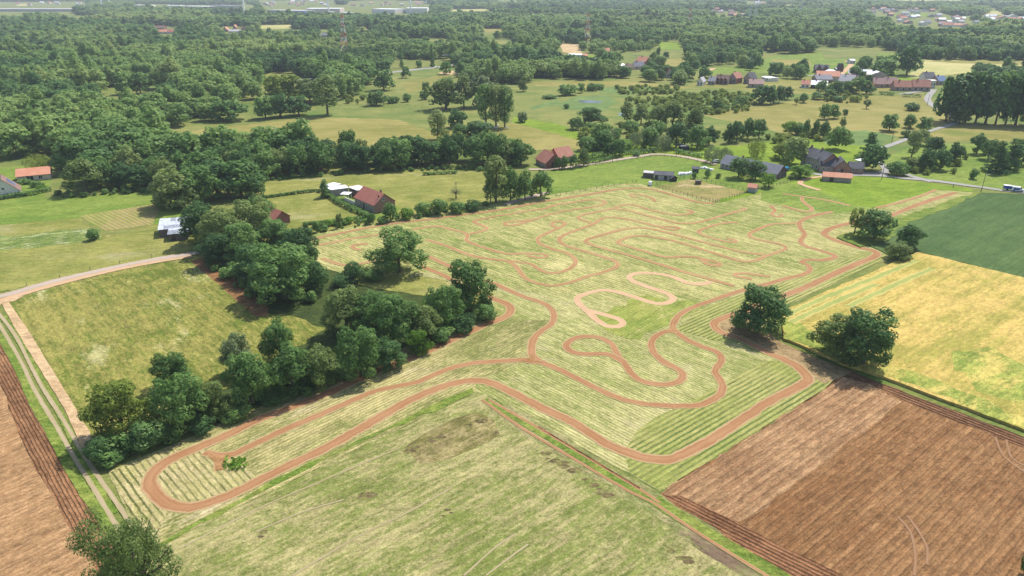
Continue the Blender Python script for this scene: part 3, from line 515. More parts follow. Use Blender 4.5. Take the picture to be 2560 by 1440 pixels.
def arch(kind, lod, var):
    key = (kind, lod, var)
    if key not in ARCH:
        n = {0: 9000, 1: 3000, 2: 900}[lod]
        if kind == 'bush': n = int(n*.45)
        if kind == 'sparse': n = int(n*.9)
        if kind == 'bare': n = int(n*.12)
        if kind == 'fine': n = 26000
        cov = {'fine': .80, 'sparse': .85, 'bare': .06, 'poplar': 1.0, 'oak': 1.25}.get(kind, 1.3)
        sd = hash_(kind)*17+var*101+lod
        ARCH[key] = (crown_mesh(kind, n, sd, 'crown_of_'+kind, cov), trunk_mesh(kind, sd, 'trunk_of_'+kind))
    return ARCH[key]
def hash_(s): return sum(ord(c)*(i+3) for i, c in enumerate(s))
KIND = {'oak': ('oak', L_oak, 'broadleaf_tree', 'tree'), 'dark': ('oak', L_dark, 'broadleaf_tree', 'tree'), 'yel': ('oak', L_yel, 'broadleaf_tree', 'tree'),
        'lime': ('oak', L_lime, 'broadleaf_tree', 'tree'), 'olive': ('oak', L_olive, 'broadleaf_tree', 'tree'), 'grey': ('oak', L_grey, 'broadleaf_tree', 'tree'),
        'pop': ('poplar', L_olive, 'poplar_tree', 'tree'), 'popg': ('poplar', L_oak, 'poplar_tree', 'tree'), 'popd': ('poplar', L_dark, 'poplar_tree', 'tree'), 'col': ('column', L_oak, 'columnar_poplar', 'tree'), 'wil': ('willow', L_grey, 'willow_tree', 'tree'),
        'wily': ('willow', L_yel, 'willow_tree', 'tree'), 'con': ('conifer', L_dark, 'conifer_tree', 'tree'), 'bush': ('bush', L_oak, 'bush', 'bush'),
        'bushd': ('bush', L_dark, 'bush', 'bush'), 'bushy': ('bush', L_lime, 'bush', 'bush'), 'bushg': ('bush', L_grey, 'bush', 'bush'), 'sparse': ('sparse', L_olive, 'broadleaf_tree', 'tree'), 'bare': ('bare', L_grey, 'broadleaf_tree', 'tree'), 'finew': ('fine', L_olive, 'willow_tree', 'tree'), 'sparseg': ('sparse', L_yel, 'broadleaf_tree', 'tree')}
NTREE = [0]; PLACED = []
def plant(kind, x, y, h, wd, label, group, cnt=True):
    ak, mat, nm, cat = KIND[kind]; dist = math.hypot(y, x)
    lod = 0 if dist < 235 else (1 if dist < 420 else 2); rnd = random.Random(int(x*7+y*13))
    cm, tm = arch(ak, lod, rnd.randrange(4 if ak == 'oak' else 3 if ak in ('bush',) else 2)); W, H = ASPECT[ak]; wd *= (1.12 if dist < 420 else 1.2) if ak != 'sparse' else 1.0
    root = empty(nm, (x, y, .0), label, cat, group, rnd.uniform(0, 6.28)); root.scale = (wd/W, wd/W*rnd.uniform(.92, 1.08), h/H)
    for n_, me in (('crown', cm), ('trunk', tm)):
        o = link(bpy.data.objects.new(n_, me), root)
        if n_ == 'crown':
            o.material_slots[0].link = 'OBJECT'; o.material_slots[0].material = mat
    PLACED.append((x, y, wd/2)); return root
def tree_px(cx, top, bot, wpx, kind, label, group=None):
    """crown outline in the photograph -> standing place, height and width"""
    s_ = scale_at(bot); wd = wpx/s_; g = G(cx, bot); g.y += wd*.33; g.x = G(cx, bot).x*(g.y/G(cx, bot).y)
    lo, hi = 1.0, 45.0
    for _ in range(30):
        m = (lo+hi)/2
        if proj((g.x, g.y+wd*.12, m*.97))[1] > top: lo = m
        else: hi = m
    wd *= g.y/G(cx, bot).y
    return plant(kind, g.x, g.y, lo, wd, label, group)
ORD = ['first','second','third','fourth','fifth','sixth','seventh','eighth','ninth','tenth','eleventh','twelfth','thirteenth','fourteenth','fifteenth','sixteenth','seventeenth','eighteenth','nineteenth','twentieth']
def row_px(items, phrase, group, noun='tree'):
    """a row read from left to right; each member is told by its count from the left"""
    for i, it in enumerate(sorted(items)):
        cx, top, bot, wpx, kind = it[:5]; look = it[5] if len(it) > 5 else {'oak': 'green', 'dark': 'dark green', 'yel': 'yellowish green', 'lime': 'bright green', 'olive': 'dull green', 'grey': 'grey green', 'pop': 'tall thin', 'popg': 'tall green','popd': 'tall dark', 'wil': 'silvery', 'wily': 'yellow drooping', 'con': 'dark pointed', 'bush': 'green low', 'bushd': 'dark low', 'bushy': 'bright low', 'bushg': 'grey low', 'sparse': 'thin leaved', 'col': 'narrow upright', 'sparseg': 'light thin leaved'}[kind]
        n2 = {'b': 'bush', 'w': 'willow'}.get(kind[0], noun) if kind != 'bush' else 'bush'
        tree_px(cx, top, bot, wpx, kind, f'{look} {n2}, {ORD[i]} from left {phrase}', group)
T = tree_px
# single trees that stand out
T(1000,560,698,140,'oak','large lone oak with a lopsided crown standing between the paths left of centre')
T(1170,640,792,132,'oak','tall round oak at the right end of the long foreground hedgerow')
T(1892,703,852,142,'dark','round dark tree at the bend of the outer path beside the wheat field')
T(2080,785,912,130,'olive','lower left tree of the big joined pair between maze field and wheat')
T(2150,764,940,158,'dark','biggest tree of the joined pair between maze field and wheat')
T(2134,512,592,52,'sparseg','half bare pale tree leaning against a dark oak by the dark green crop')
T(2182,518,608,92,'dark','dark oval oak next to the half bare tree by the dark green crop')
T(2268,555,626,70,'dark','round dark tree at the corner of the dark green crop')
T(2243,600,657,66,'olive','small olive tree in front of the dark tree at the tip of the wheat field')
T(385,1262,1640,225,'finew','thin leaved willow with dead twigs cut off by the lower left edge')
T(2556,1370,1440,26,'bush','small bush at the bottom right corner of the ploughed field')
T(237,570,603,34,'bush','lone round shrub in the weedy strip left of the metal barn')
T(97,388,430,54,'wily','yellow weeping willow above the long red roof at the left edge')
T(152,394,425,32,'lime','bright green tree beside the weeping willow at the left edge')
T(575,243,306,84,'oak','spreading lone oak on the tan meadow edge in the upper left')
T(318,180,238,50,'oak','left one of two high crowned trees in the clearing of the left wood')
T(352,174,236,50,'oak','right one of two high crowned trees in the clearing of the left wood')
T(960,170,228,56,'oak','round oak alone at the near end of the highway')
T(942,226,266,50,'oak','dark oak with a hedge on its right in the tan meadow')
T(1015,165,196,26,'oak','small round tree in front of the highway')
T(1115,150,187,28,'lime','bright round tree on sand beside the highway bridge')
T(1005,113,170,12,'col','very narrow poplar by the highway lamp')
T(1081,110,168,14,'col','second narrow poplar, left of the highway bridge')
T(1047,150,170,15,'bush','small round bush on the verge behind the highway')
T(620,150,213,13,'col','narrow poplar rising from the pale willows at upper left')
T(1115,190,277,84,'olive','wide high tree with a forked trunk at the top of the tan meadow')
T(1095,275,352,48,'pop','slender pale birch like tree on the tan meadow, left of a dark tree')
T(1145,270,322,54,'dark','dark tree just right of the slender pale tree')
T(1195,300,345,74,'bushd','wide dark bush in front of the tall poplars')
T(1152,308,346,46,'bush','smaller bush left of the wide dark one below the poplars')
T(1305,278,307,26,'bushg','small grey bush alone on the meadow right of the poplars')
T(1416,258,272,13,'bushd','tiny dark bush at the rim of the reeds by the pond')
T(1307,200,230,24,'olive','small tree at the left edge of the marsh')
T(2170,330,402,52,'con','tall dark cedar beside the fork of the lane')
T(2278,255,278,34,'bushd','round dark bush alone in the hay meadow below the red roofed row')
T(2240,402,442,52,'bush','dark bush at the road fork right of the brick farm')
T(2432,420,449,24,'bush','little bush in the rough grass above the road')
T(2222,283,330,42,'oak','oak standing alone in the meadow left of the two round oaks')
T(2112,272,288,14,'bush','tiny bush right of a bushy pair in the meadow')
T(2165,247,273,24,'sparse','small ragged tree in the tan meadow under the village')
T(2398,265,313,44,'olive','tree where the lane reaches the tall poplar wood')
T(2265,108,190,58,'dark','very tall ivy dark tree between two pale crop fields')
T(2210,148,189,66,'oak','rounded clump of trees left of the narrow green field')
T(2165,200,237,38,'oak','tree at the left end of the long red roofed farm row')
T(1655,338,378,42,'wil','silvery willow right of the lane side trees')
T(1998,408,449,64,'lime','bright round tree at the corner of the brick farm')
T(1920,432,472,40,'lime','small light tree right of the orange shelter')
T(1845,392,450,60,'oak','left one of two round trees in front of the long grey roof')
T(1887,398,453,52,'oak','right one of two round trees in front of the long grey roof')
T(977,503,556,42,'oak','round tree at the gable of the red roofed farmhouse')
T(814,447,496,32,'con','dark pointed cypress behind the white sheds')
T(928,530,562,20,'bush','small bush at the front of the farmhouse hedge')
T(850,530,572,20,'sparse','thin young tree in the pale meadow corner')
T(792,552,583,18,'bush','small dark bush by the field edge below the farmhouse')
T(765,556,580,14,'bush','little bush beside the gate left of the farmhouse')
T(1140,462,500,40,'bare','nearly bare grey tree in the meadow right of the farmhouse')
T(1505,310,342,32,'bush','bush at the right foot of the dark clump by the marsh')
T(1904,208,262,52,'dark','dense dark tree at the left end of the village trees')
T(885,652,712,56,'bushd','small dark tree left of the lone oak in the maze field')
T(932,668,708,62,'bush','wide low bush under the lone oak in the maze field')
T(858,684,722,64,'bushd','low dark shrub joining the wood to the small dark tree')
# rows
row_px([(255,1090,1166,74,'bushd'),(320,935,1120,160,'yel','yellow tinged'),(378,1050,1140,110,'bushd'),(440,870,985,96,'oak'),(468,918,1095,136,'oak'),(545,942,1062,92,'olive'),(600,830,950,90,'grey'),(632,868,1030,124,'oak'),(705,785,930,88,'oak'),(738,850,1008,126,'oak'),(803,858,985,106,'olive'),(868,708,850,120,'olive'),(925,715,850,130,'oak'),(905,800,960,120,'oak'),(985,722,880,120,'oak'),(975,840,935,100,'dark'),(1062,755,868,108,'olive'),(1050,818,892,66,'lime'),(1112,700,835,100,'oak')],
 'in the long foreground hedgerow', 'trees of the foreground hedgerow')
row_px([(300,1120,1160,70,'bushd'),(510,1035,1092,80,'bushd'),(590,1010,1062,80,'bush'),(690,975,1015,80,'bush'),(770,950,990,70,'bushd'),(860,915,950,80,'bush'),(1105,815,862,70,'bush'),(1155,785,838,80,'bushd'),(1212,758,808,62,'bush')],
 'at the foot of the foreground hedgerow', 'bushes at the foot of the hedgerow', 'bush')
row_px([(430,428,520,92,'olive'),(455,412,530,120,'olive'),(500,408,520,110,'oak'),(545,398,498,110,'dark'),(605,396,500,120,'oak'),(640,430,500,70,'dark'),(575,430,505,90,'dark'),(508,498,620,106,'dark'),(560,512,640,110,'olive'),(640,490,612,116,'olive'),(655,486,588,84,'oak'),(560,575,672,110,'dark'),(610,545,660,100,'oak'),(690,540,625,100,'oak'),(640,600,712,110,'dark'),(752,560,660,96,'dark'),(718,592,768,192,'oak','biggest dense green'),(668,660,748,96,'dark'),(790,650,740,70,'bushd')],
 'in the tree mass left of the maze field', 'tree mass left of the maze field')
row_px([(1240,395,512,62,'pop','ivy grown'),(1226,440,508,40,'olive'),(1276,412,506,54,'oak'),(1312,424,504,48,'oak'),(1352,425,498,62,'oak','round dark')], 'in the clump above the paths', 'clump at the top left of the maze field')
row_px([(1016,518,552,34,'bushy'),(1058,505,542,42,'bush'),(1098,495,540,48,'bush'),(1140,503,537,42,'bush'),(1182,498,530,38,'bushd'),(955,540,562,26,'bush')], 'in the laurel hedge right of the farmhouse', 'laurel bushes by the farmhouse')
row_px([(665,238,300,52,'oak'),(702,232,296,62,'dark'),(748,236,292,60,'dark'),(820,192,291,58,'pop'),(790,205,262,60,'pop'),(700,182,258,70,'yel'),(742,184,256,60,'yel'),(775,195,255,50,'olive')], 'in the grove at the tan meadow', 'grove at the tan meadow')
row_px([(1160,186,272,42,'pop'),(1200,180,270,66,'grey'),(1215,215,318,52,'popg'),(1240,212,320,50,'pop'),(1262,214,322,46,'popg')], 'in the tall poplars at the centre top', 'tall poplars at the centre')
row_px([(975,240,260,22,'bush'),(990,240,258,18,'bush'),(1018,232,256,20,'bush'),(1065,204,230,20,'oak'),(1062,226,250,22,'bush')], 'in the low hedge of the upper meadow', 'low hedge of the upper meadow')
row_px([(1420,208,240,46,'bush'),(1453,206,233,20,'oak'),(1480,206,228,30,'bush'),(1498,208,225,22,'bush'),(1373,236,248,33,'bush')], 'of the bushes above the pond', 'bushes above the pond')
row_px([(1478,264,316,72,'dark'),(1440,292,326,40,'oak'),(1475,305,330,34,'bush')], 'of the dark clump below the pond', 'dark clump below the pond')
row_px([(1567,255,308,32,'pop'),(1602,258,312,42,'olive'),(1642,262,326,50,'olive'),(1680,252,325,66,'olive'),(1735,264,335,50,'olive'),(1690,303,372,62,'dark'),(1742,308,374,56,'oak'),(1772,312,366,44,'dark'),(1540,318,348,30,'bush'),(1618,318,358,42,'wil'),(1592,332,370,40,'wil'),(1560,345,378,52,'lime'),(1640,300,345,42,'bush'),(1575,300,335,40,'bush'),(1520,322,350,34,'wil'),(1480,335,372,46,'lime')], 'in the marsh wood at the centre', 'marsh wood trees')
row_px([(1792,250,279,28,'dark'),(1850,238,268,38,'oak'),(1812,262,274,14,'bush'),(1840,297,357,40,'dark'),(1868,292,350,40,'oak'),(1896,295,350,42,'dark'),(1822,308,360,30,'dark')], 'in the clumps right of the marsh', 'clumps right of the marsh')
row_px([(1925,213,262,32,'dark'),(1947,212,258,30,'dark'),(1968,214,250,26,'dark'),(2008,232,258,24,'oak'),(2042,228,250,30,'oak'),(2075,222,250,38,'oak'),(2098,240,256,26,'bush'),(1990,242,262,16,'sparse')], 'below the village houses', 'trees below the village')
row_px([(2060,258,300,28,'oak'),(2084,260,298,30,'oak')], 'of the bushy pair in the meadow', 'bushy pair in the meadow')
row_px([(1972,300,338,40,'lime'),(1998,305,340,36,'bush'),(2012,297,352,20,'dark'),(2036,298,345,24,'oak'),(2058,302,350,28,'dark'),(2105,290,326,18,'sparse'),(1960,330,352,40,'yel')], 'of the meadow trees above the brick farm', 'meadow trees above the brick farm')
row_px([(2272,285,322,34,'oak'),(2308,291,330,38,'oak'),(2268,325,346,30,'bushd'),(2300,322,365,44,'olive'),(2330,342,372,36,'oak')], 'beside the lane to the village', 'trees by the lane to the village')
row_px([(2278,330,395,38,'pop'),(2312,368,430,54,'dark'),(2348,366,428,50,'dark'),(2385,354,412,44,'dark'),(2368,375,408,36,'lime'),(2280,395,430,40,'olive'),(2335,340,395,46,'dark')], 'of the dense clump right of the cedar', 'dense clump right of the cedar')
row_px([(2440,330,388,46,'dark'),(2468,345,402,44,'dark'),(2488,352,435,52,'con'),(2522,345,428,56,'con'),(2552,345,415,50,'dark'),(2590,340,420,60,'dark')], 'of the dark group at the right edge', 'dark group at the right edge')
row_px([(1890,350,396,42,'wily'),(1955,350,402,66,'yel'),(1780,365,410,40,'wil'),(1812,370,406,32,'wil')], 'behind the long grey roof', 'willows behind the grey roof')
row_px([(1412,388,424,24,'oak'),(1434,385,422,26,'dark'),(1458,366,417,34,'olive'),(1393,390,425,18,'oak')], 'in front of the red roofed farm', 'trees before the red roofed farm')
row_px([(1522,355,392,30,'dark'),(1548,346,394,42,'oak'),(1590,378,392,22,'bush'),(1496,345,378,40,'bush'),(1464,340,380,44,'bush')], 'by the lane above the pasture', 'trees along the lane above the pasture')
row_px([(2362+25*i, 184+7*math.sin(i*2.1), 308+1.2*i, 62, ('dark', 'popd', 'oak')[i % 3]) for i in range(10)]+[(2375,205,300,40,'olive')], 'in the poplar wood at right', 'tall poplar wood at the right')
row_px([(68,450,462,22,'bush'),(88,452,470,20,'bush'),(106,462,478,30,'bushy'),(62,478,490,20,'bushy')], 'in the white gabled house garden', 'garden shrubs of the left houses')
row_px([(1735,430,448,14,'bush'),(1768,420,445,16,'bush'),(1795,432,447,14,'bush'),(1978,438,450,12,'bush')], 'by the long grey roofed farm', 'yard shrubs')
row_px([(665+26*i+random.uniform(-6,6), 560-2*i+random.uniform(-4,6), 586-3.1*i, 26, 'bush' if i % 2 else 'bushy') for i in range(5,11)], 'in the scrub above the maze field', 'scrub along the field top')
# woods: members on a loose grid inside outlines read off the photograph
def inside(px, py, poly):
    c = False; n = len(poly); j = n-1
    for i in range(n):
        xi, yi = poly[i]; xj, yj = poly[j]
        if (yi > py) != (yj > py) and px < (xj-xi)*(py-yi)/(yj-yi)+xi: c = not c
        j = i
    return c
WOODS = [
 ('in the dense wood on the left', [(-400,150),(680,150),(700,178),(640,190),(645,262),(620,240),(530,300),(395,326),(400,350),(300,352),(0,352),(-400,360)], [[(228,222),(400,212),(422,236),(240,254)],[(196,290),(226,288),(232,306),(200,312)],[(30,160),(31,160),(31,161)]]),
 ('in the belt behind the left houses', [(-400,352),(300,350),(405,352),(430,396),(480,412),(640,408),(640,468),(400,474),(200,486),(128,484),(140,418),(120,398),(0,404),(-400,410)], [[(-400,395),(128,390),(200,420),(110,470),(-400,500)]]),
 ('in the long tree line', [(480,410),(700,404),(1000,398),(1320,394),(1325,412),(1210,418),(1080,418),(860,430),(650,446)], []),
 ('in the trees beside the highway', [(690,150),(985,150),(965,178),(925,178),(910,224),(860,252),(835,232),(770,190),(700,180)], []),
 ('in the belt right of the highway bridge', [(1130,150),(1290,140),(1500,140),(1560,165),(1620,176),(1700,182),(1720,214),(1610,204),(1520,202),(1340,196),(1290,214),(1150,202),(1140,180)], [[(1380,132),(1500,136),(1500,152),(1390,152)],[(1538,148),(1618,148),(1618,176),(1538,182)]]),
 ('in the wood beside the tall poplars', [(2430,185),(2900,185),(2900,306),(2600,306),(2600,250),(2440,200)], []),
]
SEEN = [(2001,200,2023,216),(2025,201,2067,218),(2039,189,2081,203),(2093,194,2131,211),(2133,187,2157,201),(2181,199,2211,215),(2209,199,2242,215),(2234,207,2282,223),(2280,208,2326,224),(2309,188,2337,202),(2323,200,2338,215),(2345,193,2367,208),(2179,205,2191,220),(1741,194,1757,209),(1768,193,1787,208),(1786,191,1820,207),(1819,189,1840,205),(1857,189,1877,205),(1871,199,1909,215),(1902,182,1923,199),(1666,177,1681,190),(1651,174,1663,187),(1587,146,1613,161),(1584,158,1611,170),(1540,159,1556,172),(1564,161,1581,173),(1383,135,1399,147),(1420,131,1461,142),(1456,133,1469,143),(2035,165,2072,178),(2125,145,2138,156),(2090,162,2108,174),(1695,95,1712,104),(802,84,820,91),(384,66,412,72),(392,75,417,82),(417,75,437,82),(556,71,571,77),(571,73,601,80),(582,64,591,70),(603,67,614,73),(507,60,519,66),(1511,121,1525,130),(51,271,81,290),(195,277,227,297),(-150,23,182,26),(336,13,376,17),(410,14,450,17),(455,15,520,20),(525,13,575,19),(612,33,630,35),(668,25,755,32),(726,28,760,34),(765,22,850,29),(820,30,832,33),(930,23,988,31),(990,23,1020,30),(1015,21,1068,31),(852,31,868,35)]   # buildings, cars and masts the woods leave in view: x0, y0, x1, y1
SEEN += [(1040,160,1120,176),(855,95,870,128),(1462,70,1476,104),(1108,143,1180,150),(1716,40,1728,62),(250,0,262,20),(606,0,618,34),(816,0,828,30),(1021,0,1033,30)]
def clear_of(x, y, h, hs=()):
    for f in (0, .45, .85):
        a, b = proj((x, y, h*f))
        for (x0, y0, x1, y1) in SEEN:
            if x0 <= a <= x1 and y0 <= b <= y1: return False
        if any(inside(a, b, q) for q in hs): return False
    return True
import bisect
STANDS = {}
def stand(x, y):
    # woods are made of stands, each of one height and shade
    s_ = 95.0 if y < 1500 else 170.0; best = None; i0, j0 = int(x//s_), int(y//s_)
    for i in (i0-1, i0, i0+1):
        for j in (j0-1, j0, j0+1):
            r_ = random.Random(i*7919+j*104729+int(s_)); cx, cy = (i+r_.random())*s_, (j+r_.random())*s_; d = (x-cx)**2*.45+(y-cy)**2
            if best is None or d < best[0]: best = (d, r_.uniform(.7, 1.25), r_.random(), r_.random())
    return best[1:]
cand = []; far_pts = []
rng = random.Random(11)
def try_pt(x, y, r): return all((x-a)**2+(y-b)**2 > (r*.72+c*.72)**2 for a, b, c in PLACED)
for wi, (ph, poly, holes) in enumerate(WOODS):
    ws = [G(*p) for p in poly]; x0 = min(p.x for p in ws); x1 = max(p.x for p in ws); y0 = min(p.y for p in ws); y1 = max(p.y for p in ws)
    y = y0
    while y < y1:
        x = x0
        st_ = 9.6 if wi != 2 else 8.0
        while x < x1:
            qx, qy = x+rng.uniform(-.38, .38)*st_, y+rng.uniform(-.38, .38)*st_; x += st_
            pp = proj((qx, qy, 0))
            if inside(pp[0], pp[1], poly) and not any(inside(pp[0], pp[1], h) for h in holes) and try_pt(qx, qy, 4.2) and -160 < pp[0] < 2720 and clear_of(qx, qy, 12, holes[:1]): cand.append((math.hypot(qx, qy), qx, qy, wi))
        y += st_
# the deep woods beyond
DEFAULT = [(-300,150),(640,150),(1130,150),(1290,140),(1560,150),(1720,180),(1900,140),(2060,130),(2180,140),(2260,140),(2310,150),(2560,152),(2900,155)]
def lim(px):
    for (a, b), (c, d) in zip(DEFAULT, DEFAULT[1:]):
        if a <= px <= c: return b+(d-b)*(px-a)/(c-a)
    return 150
TOWN = [[(-60,5),(220,4),(225,17),(0,20)],[(640,1),(840,1),(845,12),(660,18)],[(860,2),(1060,2),(1075,14),(870,17)],[(1240,2),(1300,2),(1300,7),(1240,7)],[(1500,28),(1560,26),(1560,31),(1500,33)],[(2160,22),(2330,25),(2470,62),(2400,74),(2260,72),(2180,50)],[(2440,40),(2560,44),(2700,50),(2700,58),(2470,60)],[(1780,22),(1880,40),(1850,48),(1770,34)],[(1860,4),(1920,4),(1920,16),(1860,18)],
 [(-200,21),(190,20),(190,32),(-200,34)],[(330,14),(640,12),(640,26),(330,24)],[(650,14),(1080,10),(1080,38),(900,36),(650,42)],[(380,66),(440,66),(440,92),(392,92)],[(552,66),(620,64),(620,84),(552,84)],[(796,76),(826,76),(826,98),(796,98)],
 [(2140,148),(2160,148),(2160,172),(2140,172)],[(2190,128),(2250,128),(2250,192),(2190,192)],[(850,118),(872,118),(872,142),(850,142)],[(1462,92),(1482,92),(1482,118),(1462,118)]]
holes_far = [p for p, m in CLEAR]+TOWN
y = G(1280, 182).y
while y < 4300:
    st_ = 12.5 if y < 1300 else (13.5 if y < 2200 else 18)
    x = -y*.80-30
    while x < y*.80+30:
        qx, qy = x+rng.uniform(-.42, .42)*st_, y+rng.uniform(-.42, .42)*st_; x += st_
        pp = proj((qx, qy, 0))
        if pp[1] < lim(pp[0]) and clear_of(qx, qy, 11, holes_far):
            if qy > 1500:
                v = math.sin(qx*.0052+3)*math.sin(qy*.0041+qx*.0023)+.35*math.sin(qx*.017+qy*.011)
                if v > 1.05: continue
            sd_ = stand(qx, qy)
            if sd_[2] > (.86 if qy < 1500 else .70): continue
            if qy < 1200 and not try_pt(qx, qy, 3.5): continue
            cand.append((math.hypot(qx, qy), qx, qy, 9))
    y += st_
cand.sort(); N_IND = 300-sum(1 for p in PLACED); print('named', len(PLACED), 'candidates', len(cand))
NUM = {}; cnt = 0
for d_, x, y, wi in cand:
    if cnt < N_IND and wi < 6:
        kd = rng.choice(['oak', 'oak', 'dark', 'oak', 'olive', 'dark'] if wi < 3 else ['oak', 'olive', 'dark', 'grey', 'yel'])
        hh = rng.uniform(10, 15) if wi != 2 else rng.uniform(11, 15)
        PL = {'oak': 'green', 'dark': 'dark green', 'olive': 'olive green', 'grey': 'greyish', 'yel': 'yellowish'}[kd]
        o = plant(kd, x, y, hh, rng.uniform(10.5, 15), None, 'trees '+WOODS[wi][0]); NUM.setdefault((wi, PL), []).append((proj((x, y, 0))[0], o)); cnt += 1
    else:
        sd_ = stand(x, y); hh = rng.uniform(10.5, 16.5)*sd_[0]*(1.0 if d_ < 1500 else 1.1); far_pts.append((x, y, hh, rng.uniform(.9, 1.4)*(1 if d_ < 1300 else 1.25 if d_ < 2200 else 1.6), rng.uniform(0, 6.28), d_, sd_[1]))
def nth(i):
    if i < 20: return ORD[i]
    t, u = divmod(i+1, 10); T_ = {2: 'twenti', 3: 'thirti', 4: 'forti', 5: 'fifti'}[t]
    return T_+'eth' if u == 0 else T_[:-1]+'y '+ORD[u-1]
for (wi, PL), L_ in NUM.items():
    L_.sort(key=lambda q: q[0])
    for i, (px_, o) in enumerate(L_): o['label'] = f'{PL} tree, {nth(i)} of its shade from left {WOODS[wi][0]}'
print('individual', cnt, 'far', len(far_pts))
# the far woods: one object, copies of a few tree meshes
def proto_set(n, tag_):
    out = []
    for v, kd in enumerate(['oak', 'oak', 'oak', 'oak', 'poplar', 'bush']):
        o = bpy.data.objects.new('pattern_'+tag_, crown_mesh(kd, n, 900+v+n, 'wood_crown', 1.5, L_wood)); out.append(o)
    return out
def stuff_instances(name, pts, protos, label, cat, sizes):
    P = np.array(pts); me = bpy.data.meshes.new(name); me.vertices.add(len(P)); co = np.zeros((len(P), 3)); co[:, :2] = P[:, :2]; me.vertices.foreach_set('co', co.ravel())
    idx = np.array([rng.choice([0, 1, 2, 3, 0, 1, 2, 3, 4]) if len(protos) > 4 else rng.randrange(len(protos)) for _ in P], dtype=np.int32)
    a = me.attributes.new('idx', 'INT', 'POINT'); a.data.foreach_set('value', idx)
    sc_ = np.zeros((len(P), 3), np.float32)
    for i in range(len(P)):
        W, H = sizes[idx[i]]; h = P[i, 2]*((1.0 if P[i, 1] < 480 else 1.25) if (len(protos) > 4 and idx[i] == 4) else 1); wd = P[i, 2]*P[i, 3]*(.6 if (len(protos) > 4 and idx[i] == 4) else 1); sc_[i] = (wd/W, wd/W, h/H)
    a = me.attributes.new('scl', 'FLOAT_VECTOR', 'POINT'); a.data.foreach_set('vector', sc_.ravel())
    a = me.attributes.new('shade', 'FLOAT', 'POINT'); a.data.foreach_set('value', P[:, 6].astype(np.float32))
    a = me.attributes.new('rot', 'FLOAT_VECTOR', 'POINT'); rr = np.zeros((len(P), 3), np.float32); rr[:, 2] = P[:, 4]; a.data.foreach_set('vector', rr.ravel())
    o = link(bpy.data.objects.new(name, me)); tag(o, label, cat, None, 'stuff')
    g = bpy.data.node_groups.new(name, 'GeometryNodeTree'); g.interface.new_socket('Geometry', in_out='INPUT', socket_type='NodeSocketGeometry'); g.interface.new_socket('Geometry', in_out='OUTPUT', socket_type='NodeSocketGeometry')
    N = g.nodes.new; i_ = N('NodeGroupInput'); o_ = N('NodeGroupOutput'); ip = N('GeometryNodeInstanceOnPoints'); mp = N('GeometryNodeMeshToPoints'); jn = N('GeometryNodeJoinGeometry')
    g.links.new(i_.outputs[0], mp.inputs[0]); g.links.new(mp.outputs[0], ip.inputs['Points'])
    for p in reversed(protos):
        oi = N('GeometryNodeObjectInfo'); oi.inputs[0].default_value = p; oi.inputs['As Instance'].default_value = True; g.links.new(oi.outputs['Geometry'], jn.inputs[0])
    ip.inputs['Pick Instance'].default_value = True; g.links.new(jn.outputs[0], ip.inputs['Instance'])
    for nm, ty, sock in (('idx', 'INT', 'Instance Index'), ('scl', 'FLOAT_VECTOR', 'Scale'), ('rot', 'FLOAT_VECTOR', 'Rotation')):
        na = N('GeometryNodeInputNamedAttribute'); na.data_type = ty; na.inputs[0].default_value = nm; g.links.new(na.outputs[0], ip.inputs[sock])
    g.links.new(ip.outputs[0], o_.inputs[0]); md = o.modifiers.new('scatter', 'NODES'); md.node_group = g; return o
SZ = [ASPECT[k_] for k_ in ('oak', 'oak', 'oak', 'oak', 'poplar', 'bush')]
near_p = [p for p in far_pts if p[5] < 1100]; far_p = [p for p in far_pts if p[5] >= 1100]
stuff_instances('distant_woodland', near_p+[] , proto_set(1300, 'a'), 'dense green woodland covering the land behind the fields', 'woodland', SZ)
stuff_instances('horizon_woodland', far_p, proto_set(380, 'b'), 'hazy woodland stretching to the top of the picture', 'woodland', SZ)

# more trees of the far belts and gardens, and scrub no one could count
def fill(polys, st_, hr, wr, holes=()):
    out = []
    for poly in polys:
        ws = [G(*p) for p in poly]; x0 = min(p.x for p in ws); x1 = max(p.x for p in ws); y = min(p.y for p in ws); y1 = max(p.y for p in ws)
        while y < y1:
            x = x0
            while x < x1:
                qx, qy = x+rng.uniform(-.5, .5)*st_, y+rng.uniform(-.5, .5)*st_; x += st_; pp = proj((qx, qy, 0))
                if inside(pp[0], pp[1], poly) and not any((qx-a)**2+(qy-b)**2 < (c*.6)**2 for a, b, c in PLACED): out.append((qx, qy, rng.uniform(*hr), rng.uniform(*wr), rng.uniform(0, 6.28), 0, rng.random()))
            y += st_
    return out
gard = fill([[(1950,366),(2120,366),(2140,376),(1960,376)],[(2040,226),(2100,228),(2180,236),(2100,244),(2030,238)],[(2150,207),(2180,207),(2175,216),(2150,216)],[(2085,196),(2170,196),(2170,200),(2085,200)],[(1975,395),(1995,392),(1998,412),(1980,415)],[(2155,415),(2180,412),(2182,428),(2160,430)],[(1470,365),(1640,352),(1640,372),(1480,378)],[(1705,128),(1900,132),(1905,170),(1860,178),(1800,150),(1710,150)],[(1925,182),(2008,176),(2004,200),(1930,196)],[(2140,162),(2228,160),(2226,190),(2150,190)],[(2285,122),(2560,130),(2560,154),(2400,150),(2310,150)],[(1690,186),(1742,190),(1740,214),(1700,212)],[(1755,186),(1765,186),(1765,205),(1757,205)],[(1624,150),(1655,152),(1650,172),(1632,170)]], 13, (8, 14), (.8, 1.1))
stuff_instances('belt_trees', gard, proto_set(1300, 'c')[:4], 'trees filling the gardens and field edges round the village', 'trees', SZ[:4])
BS = [ASPECT['bush']]*3
def bprot(n, m): return [bpy.data.objects.new('pattern_scrub', crown_mesh('bush', n, 700+i, 'scrub_crown', 1.4, m)) for i in range(3)]
